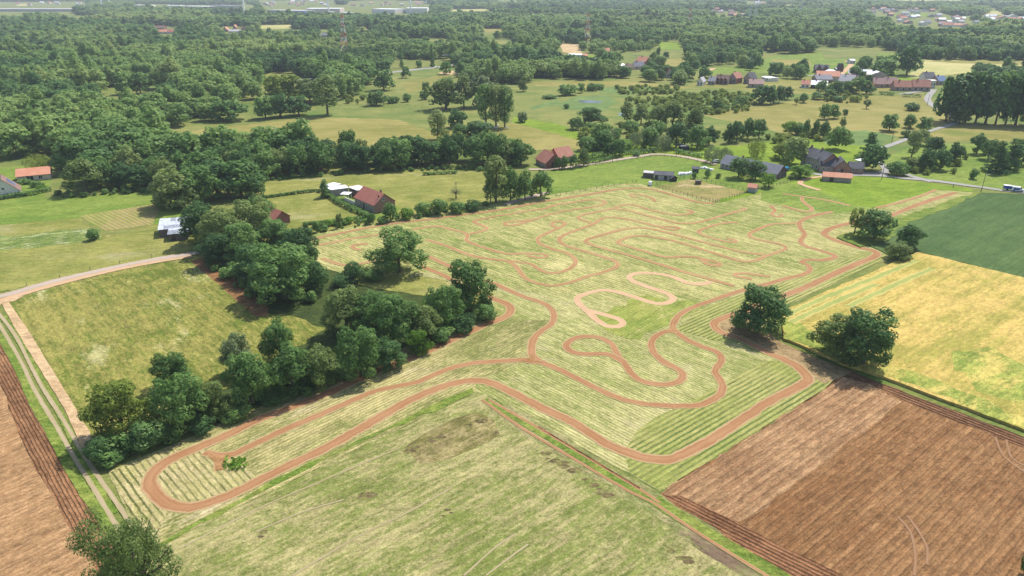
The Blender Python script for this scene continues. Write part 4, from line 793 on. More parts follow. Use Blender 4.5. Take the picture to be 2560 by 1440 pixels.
marsh = fill([[(1540,222),(1620,216),(1700,222),(1690,236),(1560,240)],[(1690,236),(1840,230),(1900,250),(1880,280),(1780,288),(1640,276)],[(1560,250),(1650,244),(1700,262),(1640,275)]], 5.5, (1.5, 4.0), (1.0, 1.7))
mixed = fill([[(1450,330),(1560,318),(1780,330),(1790,368),(1600,378),(1440,372)],[(1760,330),(2000,340),(2120,330),(2120,360),(1990,362),(1800,352)],[(1100,338),(1250,330),(1260,372),(1100,372)],[(860,240),(920,240),(925,258),(860,260)],[(2080,226),(2180,246),(2130,262),(2050,256)],[(2250,395),(2420,398),(2400,440),(2260,436)]], 7, (1.5, 4.5), (.9, 1.5))
stuff_instances('marsh_scrub', marsh+mixed, bprot(300, L_yel), 'grey green willow scrub spread over the marsh', 'scrub', BS)
foot = fill([[(228,1150),(300,1110),(640,985),(860,905),(1080,815),(1210,752),(1236,775),(1080,836),(900,926),(640,1024),(270,1175)],[(500,640),(560,700),(650,770),(800,760),(800,670),(760,600),(600,560),(480,570)]], 2.3, (1.2, 3.6), (.9, 1.5))
edge = fill([[(640,590),(780,572),(930,555),(940,562),(790,583),(650,600)],[(940,552),(1240,508),(1250,514),(950,562)],[(140,485),(400,470),(400,482),(150,498)],[(650,446),(860,430),(1080,418),(1210,420),(1210,428),(1080,426),(860,438),(650,456)]], 3.0, (.8, 2.4), (1, 1.5))
stuff_instances('hedge_undergrowth', foot+edge, bprot(420, L_oak), 'thick green undergrowth at the feet of the hedgerow trees', 'undergrowth', BS)
HAZE = 1.25e-4
# ------------------------------------------------------------ building materials
def brick(name, c, mortar=(.35,.31,.27)):
    k = NT(name); P = k.pos(); b = k.n('TexBrick'); k.set(b.inputs['Vector'], k.mapping(k.n('TexCoord').outputs['Object'], 0, (1, 1, 1)))
    b.inputs['Scale'].default_value = 3.0; k.set(b.inputs['Color1'], c); k.set(b.inputs['Color2'], tuple(x*.75 for x in c)); k.set(b.inputs['Mortar'], mortar); b.inputs['Mortar Size'].default_value = .012
    n = k.noise(P, .8, 4); k.pbsdf(k.mix(k.math('MULTIPLY', k.ramp(n, .4, .75), .35), b.outputs[0], tuple(x*.6 for x in c)), .9, .2); return k.m
def tiles(name, c, c2, sp=.34, rough=.75, spec=.3):
    """roof tiles: courses one under another, each tile a little different, lichen in patches"""
    k = NT(name); O = k.n('TexCoord').outputs['Object']; sx = k.n('SeparateXYZ'); k.set(sx.inputs[0], O)
    w1 = k.math('SINE', k.math('MULTIPLY', sx.outputs[2], 2*math.pi/(sp*.7))); w2 = k.math('SINE', k.math('MULTIPLY', k.math('ADD', sx.outputs[0], sx.outputs[1]), 2*math.pi/sp))
    f = k.math('ADD', k.math('MULTIPLY', k.noise(O, 4, 4, .7), .7), k.math('MULTIPLY', k.noise(O, .35, 4, .6), .6)); f = k.math('ADD', f, k.math('MULTIPLY', w1, .06))
    k.pbsdf(k.mix(k.ramp(f, .42, .9), c, c2), rough, spec, k.math('ADD', w1, w2), .35, .05); return k.m
B_red = brick('red_brick', (.30,.12,.085)); B_pink = brick('pale_red_brick', (.36,.19,.14)); B_brown = brick('brown_brick', (.17,.09,.07))
W_white = plain('white_render', (.66,.64,.58), .85, .1); W_grey = plain('grey_render', (.36,.36,.35), .85, .12); W_cream = plain('cream_render', (.55,.46,.38), .85, .1)
W_wood = plain('weathered_boards', (.15,.12,.10), .9, .3, 5); W_dark = plain('dark_boards', (.045,.04,.038), .8, .3, 5); W_green = plain('green_boards', (.05,.09,.07), .8, .2)
R_red = tiles('red_roof_tiles', (.36,.115,.075), (.46,.19,.135)); R_orange = tiles('orange_roof_tiles', (.52,.20,.11), (.62,.31,.20)); R_dark = tiles('dark_slate_tiles', (.055,.058,.070), (.12,.12,.135)); R_grey = tiles('grey_slates', (.16,.165,.19), (.25,.25,.28))
R_rust = tiles('old_red_roof_tiles', (.33,.12,.08), (.44,.21,.14)); R_brown = tiles('brown_roof_tiles', (.17,.095,.075), (.24,.15,.12)); R_pale = tiles('pale_grey_roof', (.36,.34,.35), (.50,.47,.47)); R_rose = tiles('faded_rose_roof_tiles', (.33,.19,.16), (.42,.27,.24))
M_white = plain('white_sheet', (.80,.81,.82), .5, .08); M_metal = plain('zinc_sheet', (.27,.285,.32), .5, .35, 1.2, .2); M_metal2 = plain('bright_zinc_sheet', (.50,.53,.58), .45, .25, 1.5, .1)
M_frame = plain('white_window_frame', (.7,.7,.68), .5, .03); kg = NT('window_glass'); kg.pbsdf((.025,.03,.038), .12, .5); M_glass = kg.m
M_door = plain('dark_door', (.06,.05,.045), .6, .1); M_chim = brick('chimney_brick', (.22,.10,.075)); kp = NT('solar_panel_face'); kp.pbsdf((.10,.16,.28), .18, .6); M_solar = kp.m
M_blue = plain('blue_paint', (.02,.07,.33), .35, .05, spec=.5); M_wpaint = plain('white_paint', (.75,.76,.77), .3, .02, spec=.5); M_tyre = plain('tyre_rubber', (.02,.02,.02), .9, .1); M_pole = plain('weathered_pole_wood', (.13,.11,.09), .9, .2)
M_steel = plain('galvanised_steel', (.45,.47,.48), .5, .1, metal=.3); M_maskr = plain('red_mast_paint', (.50,.09,.05), .6, .08); M_maskw = plain('white_mast_paint', (.72,.71,.69), .6, .05); M_turb = plain('turbine_white', (.78,.79,.80), .45, .02); M_conc = plain('concrete', (.42,.40,.37), .9, .15)
def block(root, x0, y0, L, D, wh, rh, wm, rm, axis='x', over=.35, flat=False):
    """walls with gables and a two-slope roof in the frame of the building; axis: way of the ridge"""
    m = MB(); a = (x0, y0); q = [(x0, y0), (x0+L, y0), (x0+L, y0+D), (x0, y0+D)]
    if flat:
        m.box((x0+L/2, y0+D/2, wh/2), (L, D, wh)); w_ = m.build('wall', wm, root); r = MB(); r.box((x0+L/2, y0+D/2, wh+.12), (L+.3, D+.3, .22)); return w_, r.build('roof', rm, root)
    if axis == 'x':
        for i, j in ((0, 1), (2, 3)): m.quad((*q[i], 0), (*q[j], 0), (*q[j], wh), (*q[i], wh))
        for i, j in ((1, 2), (3, 0)):
            mx = (q[i][0]+q[j][0])/2; my = (q[i][1]+q[j][1])/2; m.poly([(*q[i], 0), (*q[j], 0), (*q[j], wh), (mx, my, wh+rh-.03), (*q[i], wh)])
    else:
        for i, j in ((1, 2), (3, 0)): m.quad((*q[i], 0), (*q[j], 0), (*q[j], wh), (*q[i], wh))
        for i, j in ((0, 1), (2, 3)):
            mx = (q[i][0]+q[j][0])/2; my = (q[i][1]+q[j][1])/2; m.poly([(*q[i], 0), (*q[j], 0), (*q[j], wh), (mx, my, wh+rh-.03), (*q[i], wh)])
    w_ = m.build('wall', wm, root); r = MB(); th = .16
    half = (D if axis == 'x' else L)/2; drop = rh/half*over
    def slab(p0, p1, p2, p3):
        up = Vector((0, 0, th)); P_ = [Vector(p) for p in (p0, p1, p2, p3)]; n = len(r.v)
        r.v += [tuple(p) for p in P_]+[tuple(p+up) for p in P_]
        for f in ((3,2,1,0),(4,5,6,7),(0,1,5,4),(1,2,6,5),(2,3,7,6),(3,0,4,7)): r.f.append(tuple(n+i for i in f))
    if axis == 'x':
        e0, e1 = x0-over, x0+L+over; my = y0+D/2
        slab((e0, y0-over, wh-drop), (e1, y0-over, wh-drop), (e1, my, wh+rh), (e0, my, wh+rh)); slab((e0, my+.002, wh+rh), (e1, my+.002, wh+rh), (e1, y0+D+over, wh-drop), (e0, y0+D+over, wh-drop))
    else:
        e0, e1 = y0-over, y0+D+over; mx = x0+L/2
        slab((x0-over, e1, wh-drop), (x0-over, e0, wh-drop), (mx, e0, wh+rh), (mx, e1, wh+rh)); slab((mx+.002, e1, wh+rh), (mx+.002, e0, wh+rh), (x0+L+over, e0, wh-drop), (x0+L+over, e1, wh-drop))
    return w_, r.build('roof', rm, root)
def win(root, side, x, y, z, w_, h, frame=True, door=False):
    """side f (-y), r (+x), l (-x): an opening with its frame"""
    d = .05; m = MB(); c = {'f': (x, y-.02, z), 'r': (x+.02, y, z), 'l': (x-.02, y, z)}[side]; dm = (w_, d, h) if side == 'f' else (d, w_, h); m.box(c, dm)
    o = m.build('door' if door else 'window', M_door if door else M_glass, root)
    if frame and not door:
        f = MB(); t = .09
        for (a, b, ww, hh) in ((0, h/2, w_+t, t), (0, -h/2, w_+t*2.2, t), (-w_/2, 0, t, h), (w_/2, 0, t, h), (0, 0, t*.7, h)):
            dd = .075 if a or b or ww < w_ else .07
            f.box((c[0]+(a if side == 'f' else 0), c[1]+(a if side != 'f' else 0), c[2]+b), (ww, dd, hh) if side == 'f' else (dd, ww, hh))
        f.build('frame', M_frame, o)
    return o
def turn(root, old, at_, rz):
    """parts added since old stand in a frame of their own: origin at_, turned rz, both in the world"""
    M = Matrix.Rotation(-root.rotation_euler[2], 4, 'Z'); d = M @ (at_-root.location)
    for o in root.children:
        if o not in old: o.location = d; o.rotation_euler[2] = rz-root.rotation_euler[2]
def chimney(roof, x, y, z, s=.6, h=1.2):
    m = MB(); m.box((x, y, z), (s, s, h)); m.box((x, y, z+h/2+.06), (s+.14, s+.14, .12)); m.build('chimney', M_chim, roof)
def bframe(name, A, B, label, cat='house', group=None):
    a, b = G(*A), G(*B); return empty(name, a, label, cat, group, math.atan2(b.y-a.y, b.x-a.x)), (b-a).length
# red roofed farmhouse by the maze field, with its white roofed sheds
r, L = bframe('farmhouse', (888,513), (937,534), 'red roofed brick farmhouse with a gable facing the maze field'); D = 8.6
w_, rf = block(r, 0, 0, L, D, 3.1, 3.3, B_pink, R_red)
for t in (.12, .3, .62, .86): win(r, 'f', L*t, 0, 1.5, .9, 1.5)
win(r, 'f', L*.46, 0, 1.1, 1.0, 2.1, door=True); win(r, 'r', L, D*.45, 4.4, 1.0, .9); chimney(rf, L*.72, D*.5+1.0, 6.2); chimney(rf, L*.93, D*.3, 5.6, .4, .8)
r, L = bframe('shed', (826,492), (872,486), 'long brick shed with white flat roofs behind the farmhouse', 'shed'); block(r, 0, 0, L, 4.5, 2.5, 0, B_pink, M_white, flat=True)
r, L = bframe('shed', (872,487), (893,495), 'white roofed lean-to joined to the farmhouse back', 'shed'); block(r, 0, .3, L, 4.2, 2.8, 0, B_brown, M_white, flat=True)
r, L = bframe('shed', (846,488), (868,481), 'low white roofed store behind the brick shed', 'shed'); block(r, 1, 4.2, L, 4, 2.4, 0, W_grey, M_white, flat=True)
r, L = bframe('garden_pavilion', (853,500), (872,501), 'small white roofed garden pavilion beside the farmhouse', 'pavilion'); m = MB(); [m.box((x, y, 1.1), (.12, .12, 2.2)) for x in (.1, L-.1) for y in (.1, 2.9)]; m.build('post', M_frame, r); m = MB(); m.box((L/2, 1.5, 2.28), (L+.4, 3.5, .14)); m.build('roof', M_white, r)
r, L = bframe('garden_wall', (862,502), (888,513), 'white garden wall in front of the pavilion', 'wall'); m = MB(); m.box((L/2, 0, .7), (L, .2, 1.4)); m.build('panel', W_white, r)
def hedge(pts, w_, h, label, mat=None, seed=1):
    """a clipped hedge: leafy skin round a long body"""
    c = catmull([G(*p) for p in pts], .45); rg = np.random.default_rng(seed); V = []; F = []; tone = []
    for q in c:
        for _ in range(16):
            s_ = rg.uniform(-1, 1); top = rg.uniform() < .55
            p = np.array([q.x+rg.uniform(-.3, .3)+s_*w_/2, q.y+rg.uniform(-.3, .3)+rg.uniform(-1, 1)*w_/2, h*(1+rg.uniform(-.08, .1)) if top else rg.uniform(.05, 1)*h])
            n = rg.normal(size=3)*.5+np.array([0, -.3, .8 if top else .2]); n /= np.linalg.norm(n); t = np.cross(n, rg.normal(size=3)); t /= np.linalg.norm(t); b = np.cross(n, t); z = rg.uniform(.2, .42); k_ = len(V)
            V += [p-t*z, p-b*z, p+t*z, p+b*z]; F.append((k_, k_+1, k_+2, k_+3)); tone.append(rg.uniform())
    V = np.array(V); V[:, 2] = np.maximum(V[:, 2], .02)
    me = bpy.data.meshes.new('hedge'); me.from_pydata([tuple(v) for v in V], [], F); at = me.attributes.new('tone', 'FLOAT', 'FACE'); at.data.foreach_set('value', tone); me.materials.append(mat or L_oak)
    return tag(link(bpy.data.objects.new('hedge', me)), label, 'hedge')
hedge([(822,492),(850,512),(880,526),(905,537),(935,553)], 1.3, 1.5, 'clipped hedge along the farmhouse and the pale meadow')
hedge([(650,498),(720,488),(785,480),(800,482)], .8, .9, 'low hedge behind the pale meadow left of the cypress', seed=2)
hedge([(760,563),(830,556),(920,545)], .7, .8, 'low thin hedge at the near side of the pale meadow', seed=3)
hedge([(0,500),(50,492),(90,486),(125,478)], 2.0, 1.5, 'dark clipped hedge in front of the white gabled house', L_oak, 4)
hedge([(48,462),(62,456),(85,462),(110,468)], 1.2, 1.3, 'box hedge in the garden of the long red roof', L_oak, 5)
hedge([(1460,410),(1500,405),(1528,398)], 1.8, 1.5, 'hedge on the near side of the lane right of the red roofed farm', seed=6)
hedge([(1470,400),(1500,392),(1530,388),(1580,386),(1640,380)], 3.0, 1.8, 'wild hedge on the far side of the lane by the pasture', seed=7)
hedge([(1690,382),(1720,388),(1755,394)], 2.5, 1.6, 'hedge beside the dark trailer above the lane', seed=8)
hedge([(2100,222),(2120,226),(2140,234)], 3, 2.4, 'tall clipped hedge in the village garden', L_dark, 9)
hedge([(2200,236),(2232,240)], 2, 2.0, 'dark hedge in front of the red roofed row, left', L_dark, 10)
hedge([(2258,242),(2300,244)], 2, 2.0, 'dark hedge in front of the red roofed row, right', L_dark, 11)
hedge([(2108,232),(2132,232)], 1.5, 1.6, 'short dark hedge on the village lawn', L_dark, 12)
hedge([(1060,438),(1140,434)], 1.2, 1.0, 'low scrub line at the foot of the long tree line', L_oak, 13)
o = hedge([(578,1158),(590,1166),(602,1160)], 2.6, .55, 'patch of bright green weeds by the end of the inner path', L_lime, 20); o.name = 'weed_patch'; o['category'] = 'weeds'
# metal barn with patchwork roof
r, L = bframe('metal_barn', (412,603), (444,590), 'grey board barn with a patchwork of zinc roof sheets', 'barn')
def lean(root, x0, y0, L, D, hf, hb, wm, rm, n=5, seed=0):
    m = MB(); m.quad((x0,y0,0),(x0+L,y0,0),(x0+L,y0,hf),(x0,y0,hf)); m.quad((x0+L,y0+D,0),(x0,y0+D,0),(x0,y0+D,hb),(x0+L,y0+D,hb)); m.quad((x0,y0+D,0),(x0,y0,0),(x0,y0,hf),(x0,y0+D,hb)); m.quad((x0+L,y0,0),(x0+L,y0+D,0),(x0+L,y0+D,hb),(x0+L,y0,hf)); m.build('wall', wm, root)
    rg = random.Random(seed); r1 = MB(); r2 = MB(); ny = 3
    for i in range(n):
        for j in range(ny):
            t = (r1, r2)[rg.random() < .5]; xa, xb = x0-.3+(L+.6)*i/n, x0-.3+(L+.6)*(i+1)/n; ya, yb = -.3+(D+.6)*j/ny, -.3+(D+.6)*(j+1)/ny; dz = rg.uniform(.02, .1)
            za, zb = hf+(hb-hf)*ya/D+dz, hf+(hb-hf)*yb/D+dz; t.quad((xa, y0+ya, za), (xb, y0+ya, za), (xb, y0+yb, zb), (xa, y0+yb, zb))
    o = r1.build('roof', rm[0], root); r2.build('roof_sheet', rm[1], o); return o
r.location = G(424,603); r.rotation_euler[2] = ang((430,600),(470,596))
lean(r, 0, 0, 5.5, 4.5, 2.3, 2.7, W_wood, (M_metal2, M_metal), 4, 3); win(r, 'f', 1.3, 0, 1.05, 1.2, 2.1, door=True)
lean(r, -3.2, 4.8, 9.5, 8.5, 2.6, 3.6, W_wood, (M_metal2, M_metal), 6, 5)
# houses of the left edge
r, L = bframe('house', (-24,500), (54,490), 'white gabled house with solar panels on a brown roof at the left edge'); block(r, 0, 0, L, 9, 2.2, 5.0, W_white, R_brown, axis='y'); win(r, 'f', L*.48, 0, 3.6, .9, .9)
m = MB(); x_ = L*.5+1.6; z_ = 2.2+5.0*(1-1.6/(L/2)); s_ = 5.0/(L/2)
for i in range(3):
    for j in range(2): xa, xb = x_+j*1.2, x_+j*1.2+1.1; ya = 2.6+i*1.7; za = 7.2-s_*(xa-L/2)+.25; zb = 7.2-s_*(xb-L/2)+.25; m.quad((xa, ya, za), (xb, ya, zb), (xb, ya+1.6, zb), (xa, ya+1.6, za))
m.build('solar_panel', M_solar, r)
r, L = bframe('house', (45,456), (128,448), 'long low house with a pink red roof at the left edge'); w_, rf = block(r, 0, 0, L, 8, 2.4, 2.2, W_cream, R_orange); win(r, 'f', L*.38, 0, 1.2, 2.6, 2.0); win(r, 'f', L*.7, 0, 1.3, 1.4, 1.4)
r, L = bframe('house', (655,552), (690,566), 'brick house mostly hidden by the tree mass, left of the pale meadow'); block(r, -1, 0, L+1, 5.5, 2.5, 2.2, B_red, R_red)
r, L = bframe('white_tank', (681,563), (695,562), 'white square tank beside the half hidden brick house', 'tank'); m = MB(); m.box((L/2, .9, 1.2), (1.7, 1.7, 1.9)); m.build('tank_body', M_white, r); m = MB(); [m.box((L/2+a, .9+b, .13), (.15, .15, .26)) for a in (-.7, .7) for b in (-.7, .7)]; m.build('foot', M_steel, r)
# red roofed farm beside the tree line
r, L = bframe('farm', (1342,410), (1364,421), 'red roofed brick farm of several wings beside the long tree line', 'farmhouse')
block(r, -1, 0, L+1, 8, 2.5, 3.3, B_red, R_rust, over=.5); win(r, 'r', L, 4, 1.3, 2.2, 2.2, door=True); win(r, 'f', L*.4, 0, 1.4, 1.0, 1.1)
old = set(r.children); w2 = G(1384,411); w3 = G(1438,402); block(r, -2, 1.5, 5, 6, 2.4, 3.0, B_red, R_orange, axis='y'); block(r, 3.02, 0, 8.5, 7.5, 2.7, 3.6, B_red, R_rust); win(r, 'f', 5, 0, 1.4, 1, 1.1); turn(r, old, w2, math.atan2(w3.y-w2.y, w3.x-w2.x))
# long grey roofed farm
r, L = bframe('farm', (1800,420), (1941,449), 'long low brick farm under one long grey slate roof', 'farmhouse'); w_, rf = block(r, 0, 0, L, 8, 2.3, 3.0, B_brown, R_grey)
for t in (.05, .12, .2, .3, .42, .55, .66, .78, .88, .95): win(r, 'f', L*t, 0, 1.4, 1.1, 1.2)
win(r, 'r', L, 3, 1.2, 1.2, 2.0); win(r, 'r', L, 6, 1.2, 1.2, 2.0); chimney(rf, L*.3, 4.2, 5.6)
# big brick farm with dark roofs
r, L = bframe('farm', (2001,411), (2056,430), 'large two storey brick farm with dark slate roofs and a cross wing', 'farmhouse'); w_, rf = block(r, 0, 0, L*.98, 8.0, 4.7, 3.0, B_pink, R_dark)
for t in (.18, .36, .54, .72, .9):
    win(r, 'f', L*t, 0, 1.5, .95, 1.5); win(r, 'f', L*t, 0, 3.7, .95, 1.1)
chimney(rf, L*.5, 4.3, 8.1); chimney(rf, .6, 4.2, 8.0)
old = set(r.children); w2 = G(2057,431); w3 = G(2148,436)
block(r, -1.5, .5, 6.2, 7.0, 2.9, 3.0, B_pink, R_dark); [win(r, 'f', q, .5, 1.4, .8, 1.1) for q in (.2, 2.2)]
block(r, 4.3, -.9, 6.2, 8.5, 2.9, 2.9, B_pink, R_dark, axis='y'); win(r, 'f', 7.4, -.9, 1.05, 1.1, 2.1, door=True); win(r, 'f', 5.8, -.9, 1.4, .8, 1.1); win(r, 'f', 7.4, -.9, 3.9, .8, 1.0)
block(r, 10.52, .4, 5.6, 5.6, 2.4, 2.2, B_pink, R_dark); [win(r, 'f', q, .4, 1.4, 1.2, .8) for q in (12, 14.5)]
turn(r, old, w2, math.atan2(w3.y-w2.y, w3.x-w2.x))
r, L = bframe('shed', (2057,453), (2127,458), 'long low brick shed with an orange tiled roof on the bright lawn', 'shed'); block(r, 0, 0, L, 4.6, 2.1, 1.3, B_red, R_orange); win(r, 'f', L*.3, 0, 1.0, 1.6, 1.8, door=True)
r, L = bframe('shelter', (1868,480), (1888,483), 'small shelter with an orange roof at the paddock corner', 'shelter'); block(r, 0, 0, L, 3.2, 2.1, 1.0, W_grey, R_orange)
r, L = bframe('shed', (1607,444), (1632,446), 'small wooden hut with a pale grey roof on the pasture', 'shed'); block(r, 0, 0, L, 3.6, 2.0, .35, W_wood, R_pale, flat=True)
r, L = bframe('shed', (1635,449), (1681,452), 'black roofed horse shed with pale boards behind the paddock', 'shed'); block(r, 0, 0, L, 4.2, 2.2, 1.0, W_grey, R_dark); [win(r, 'f', L*t, 0, 1.0, 1.3, 2.0, door=True) for t in (.12, .62)]
r, L = bframe('shed', (1678,454), (1692,453), 'little dark hut at the end of the horse shed', 'shed'); block(r, 0, 0, L, 2.2, 1.5, .8, W_dark, R_dark, axis='y')
r, L = bframe('garden_hut', (1730,432), (1746,433), 'dark green garden hut above the paddock', 'hut'); block(r, 0, 0, L, 2.6, 1.9, .6, W_green, R_dark)
r, L = bframe('livestock_trailer', (1702,378), (1722,377), 'dark flat roofed stable box on the lawn above the lane', 'stable box'); block(r, 0, 0, L, 2.6, 2.2, .2, W_dark, R_grey, flat=True)
r, L = bframe('carport', (2136,412), (2149,415), 'small white roofed carport right of the brick farm', 'carport'); m = MB(); [m.box((x, y, 1.1), (.15, .15, 2.2)) for x in (.1, L-.1) for y in (.1, 4)]; m.build('post', M_steel, r); m = MB(); m.box((L/2, 2, 2.3), (L+.4, 4.6, .15)); m.build('roof', M_white, r)
r = empty('hay_rack', G(1745,460), 'small hay rack on worn soil in the paddock', 'hay rack'); m = MB(); m.box((0, 0, .75), (2.2, 1.4, .9)); m.box((0, 0, 1.5), (2.6, 1.8, .1)); m.build('rack_body', W_wood, r); m = MB(); [m.box((a, b, .15), (.15, .15, .3)) for a in (-1, 1) for b in (-.6, .6)]; m.build('leg', W_wood, r)
r = empty('water_tank', G(1625,464), 'white water tank at the left corner of the paddock', 'tank'); m = MB(); m.tube((0, 0, .25), (0, 0, 1.7), .75, .75, 14); m.tube((0, 0, 1.7), (0, 0, 1.9), .75, .3, 14); m.build('tank_body', M_white, r); m = MB(); m.box((0, 0, .12), (1.5, 1.5, .24)); m.build('pallet', W_wood, r)
for i, (px, py, s_) in enumerate([(1762,422,3.2),(1775,425,2.4),(1713,436,2.8),(1722,435,2.0),(1700,437,1.6)]):
    m = MB(); g = G(px, py); rg = random.Random(i)
    for _ in range(9): a, b, h = rg.uniform(-s_/2, s_/2), rg.uniform(-1, 1), rg.uniform(.3, 1.0); m.box((a, b, h/2+.002*_), (rg.uniform(.6, 1.4), rg.uniform(.5, 1.1), h), Matrix.Rotation(rg.uniform(0, 3), 4, 'Z'))
    tag(m.build('wrapped_bales', M_white, None, g), 'heap of white wrapped bales, %s from the left behind the paddock' % ['fourth','fifth','second','third','first'][i], 'bale heap', 'white wrapped bales')
# ------------------------------------------------------------ village and far houses
VIL = [((2002,220),(2022,221),9,3,2.5,W_white,R_red,'x','red roofed white house, leftmost at the near end of the village'),
 ((2026,221),(2066,223),9,3,2.6,W_dark,M_white,'x','dark house with a white metal roof in the village'),
 ((2040,208),(2080,208),10,3,3,B_brown,R_grey,'x','wide house with a hipped grey roof behind the white metal roof'),
 ((2094,213),(2130,216),11,3.5,4.5,B_pink,R_pale,'x','brick house with a big pale pinkish roof in the village'),
 ((2134,206),(2156,206),8,2.5,1.5,W_grey,R_grey,'x','low grey building right of the pale roofed house'),
 ((2182,219),(2210,220),9,3,4,B_red,R_rose,'x','first red roof from the left in the long farm row'),
 ((2210,219),(2241,220),9.5,3,4.4,B_pink,R_rose,'x','second red roof from the left in the long farm row'),
 ((2235,227),(2281,228),9,3,4.2,B_pink,R_rust,'x','third and longest red roof in the long farm row'),
 ((2281,228),(2325,229),9.5,3.4,4.6,B_red,R_rust,'x','right end of the long red roofed farm row'),
 ((2310,207),(2336,207),9,4.5,3.5,W_white,R_dark,'x','white house with a dark grey roof behind the farm row'),
 ((2324,220),(2337,220),7,5.5,.3,W_white,W_white,'x','white cube house beside the village road'),
 ((2346,213),(2366,212),9,3.2,3.5,B_pink,M_solar,'x','house with blue solar panels behind the tall poplars'),
 ((2180,225),(2190,225),8,2.6,2.5,B_red,R_orange,'y','small orange gabled annexe at the left of the farm row'),
 ((1742,213),(1756,214),8,3,3,W_white,R_pale,'y','white gabled house at the left end of the lower village row'),
 ((1769,212),(1786,213),9,3,3,B_pink,R_grey,'x','grey roofed house left of the brick terrace'),
 ((1787,210),(1819,212),9,3,4,B_brown,R_brown,'x','brown terrace with three dormers in the lower village row'),
 ((1820,208),(1839,210),10,4.5,4,B_red,R_rust,'y','red brick gabled house at the end of the brown terrace'),
 ((1858,208),(1876,210),9,4,4.5,B_brown,R_dark,'y','dark gabled house between two trees in the village'),
 ((1872,219),(1908,220),9,3,3,B_pink,R_rose,'x','wide rose roofed bungalow in the lower village row'),
 ((1903,200),(1922,204),9,2.6,.4,W_white,M_white,'x','white flat roofed carport house in the village'),
 ((1667,195),(1680,195),8,4,3.5,W_white,R_red,'y','white gabled house with a red roof among the village trees'),
 ((1652,192),(1662,192),8,4,3.5,B_pink,R_rust,'y','narrow brick house left of the white red roofed one'),
 ((1588,162),(1612,165),10,4,4,B_red,R_orange,'x','orange red roofed house in the tree gap above the marsh'),
 ((1585,174),(1610,174),9,3,4,W_cream,R_grey,'x','house with a grey hipped roof below the orange red one'),
 ((1541,175),(1555,176),8,3,2.5,W_white,M_white,'y','small white roofed house among trees above the marsh'),
 ((1565,177),(1580,177),8,3,3,W_cream,R_brown,'x','brown roofed house between the white and grey roofs'),
 ((1384,150),(1398,151),9,3,4,B_red,R_orange,'y','orange gable showing through the belt of trees'),
 ((1421,145),(1460,146),12,3.5,.6,W_white,M_white,'x','long white hall behind the belt of trees'),
 ((1457,147),(1468,147),8,3,2,W_cream,R_orange,'x','small orange roofed house at the end of the long white hall'),
 ((2036,182),(2071,183),10,3.2,3.6,B_brown,R_dark,'x','dark brick villa with twin gables alone in the meadow'),
 ((2126,160),(2137,160),9,3.5,.8,W_white,M_white,'x','small white shed at the end of the sandy drive'),
 ((2091,179),(2107,179),6,2.4,.6,W_wood,M_white,'x','long low white roofed stall right of the twin gabled villa'),
 ((1696,106),(1711,107),9,3.5,3.2,W_cream,R_rose,'x','lone farmhouse at the edge of the far green field'),
 ((803,94),(819,94),9,3.5,3,W_cream,R_grey,'x','pink walled house with a grey roof in the left wood'),
 ((385,75),(411,75),11,3.5,3.5,B_red,R_brown,'x','dark roofed farm building in the far left wood'),
 ((393,85),(416,85),10,3.5,3.2,W_white,R_orange,'x','orange roofed farm in the far left wood'),
 ((418,85),(436,85),10,3.5,3.2,W_white,R_red,'x','red roofed house at the right of the far left farm'),
 ((557,80),(570,80),9,3.5,4.2,B_red,R_orange,'y','bright red gabled house in the far wood, left of three'),
 ((572,83),(600,83),10,3,2.6,W_white,R_pale,'x','pale roofed house between two red ones in the far wood'),
 ((583,73),(590,73),9,3.5,4,B_red,R_orange,'y','small red gabled house behind the pale roofed one'),
 ((604,76),(613,76),9,3.5,4,B_red,R_orange,'x','orange house at the right of the far wood group'),
 ((508,68),(518,68),9,3.5,3,B_red,R_red,'x','tiny red roof far off left of the red gabled group'),
 ((1512,134),(1524,134),8,3,3,W_white,R_orange,'x','tiny house behind the belt below the right red mast'),
 ((52,296),(80,297),8,2.8,1.0,W_white,M_white,'x','white roofed shed glimpsed in the left wood'),
 ((196,303),(226,304),10,3.5,1.0,W_white,R_pale,'x','pale flat building in a gap of the left wood')]
for (A, B, dp, wh, rh, wm, rm, ax, lb) in VIL:
    r, L = bframe('house', A, B, lb); w_, rf = block(r, 0, 0, L, dp, wh, rh, wm, rm, axis=ax)
    nw = max(2, int(L/4)); [win(r, 'f', L*(i+.5)/nw, 0, wh*.5, 1.1, 1.4, frame=False) for i in range(nw)]
    if rh > 2.4: chimney(rf, L*.3, dp*.5, wh+rh+.2, .7, 1.3)
    if 'twin' in lb: block(r, 1.0, -1.2, L*.42, 5, 3.2, 4.0, B_brown, R_dark, axis='y'); block(r, L*.54, -1.22, L*.42, 5, 3.2, 4.0, B_brown, R_dark, axis='y')
    if 'dormers' in lb:
        for t in (.2, .5, .8): block(r, L*t-1.2, -.1, 2.4, 4, 4.2, 1.3, B_brown, R_brown, axis='y', over=.15)
rg = random.Random(5)
GR = {'village gardens behind the long red row': ([(2040,194),(2180,196),(2180,206),(2040,204)], 5), 'village at the upper right horizon': ([(2165,24),(2335,27),(2455,60),(2400,72),(2280,70),(2190,48)], 46), 'houses at the right edge horizon': ([(2462,44),(2560,44),(2600,52),(2470,58)], 12), 'houses in the far hamlet right of centre': ([(1782,24),(1872,38),(1850,46),(1770,33)], 10), 'houses on the far hill right of centre': ([(1862,5),(1918,5),(1918,15),(1862,17)], 8), 'houses at the top left edge': ([(-40,12),(160,6),(220,12),(0,18)], 9), 'houses at the top left centre': ([(640,8),(830,2),(840,14),(660,18)], 22),'houses behind the industrial halls':([(860,6),(1060,4),(1070,14),(870,16)],14)}
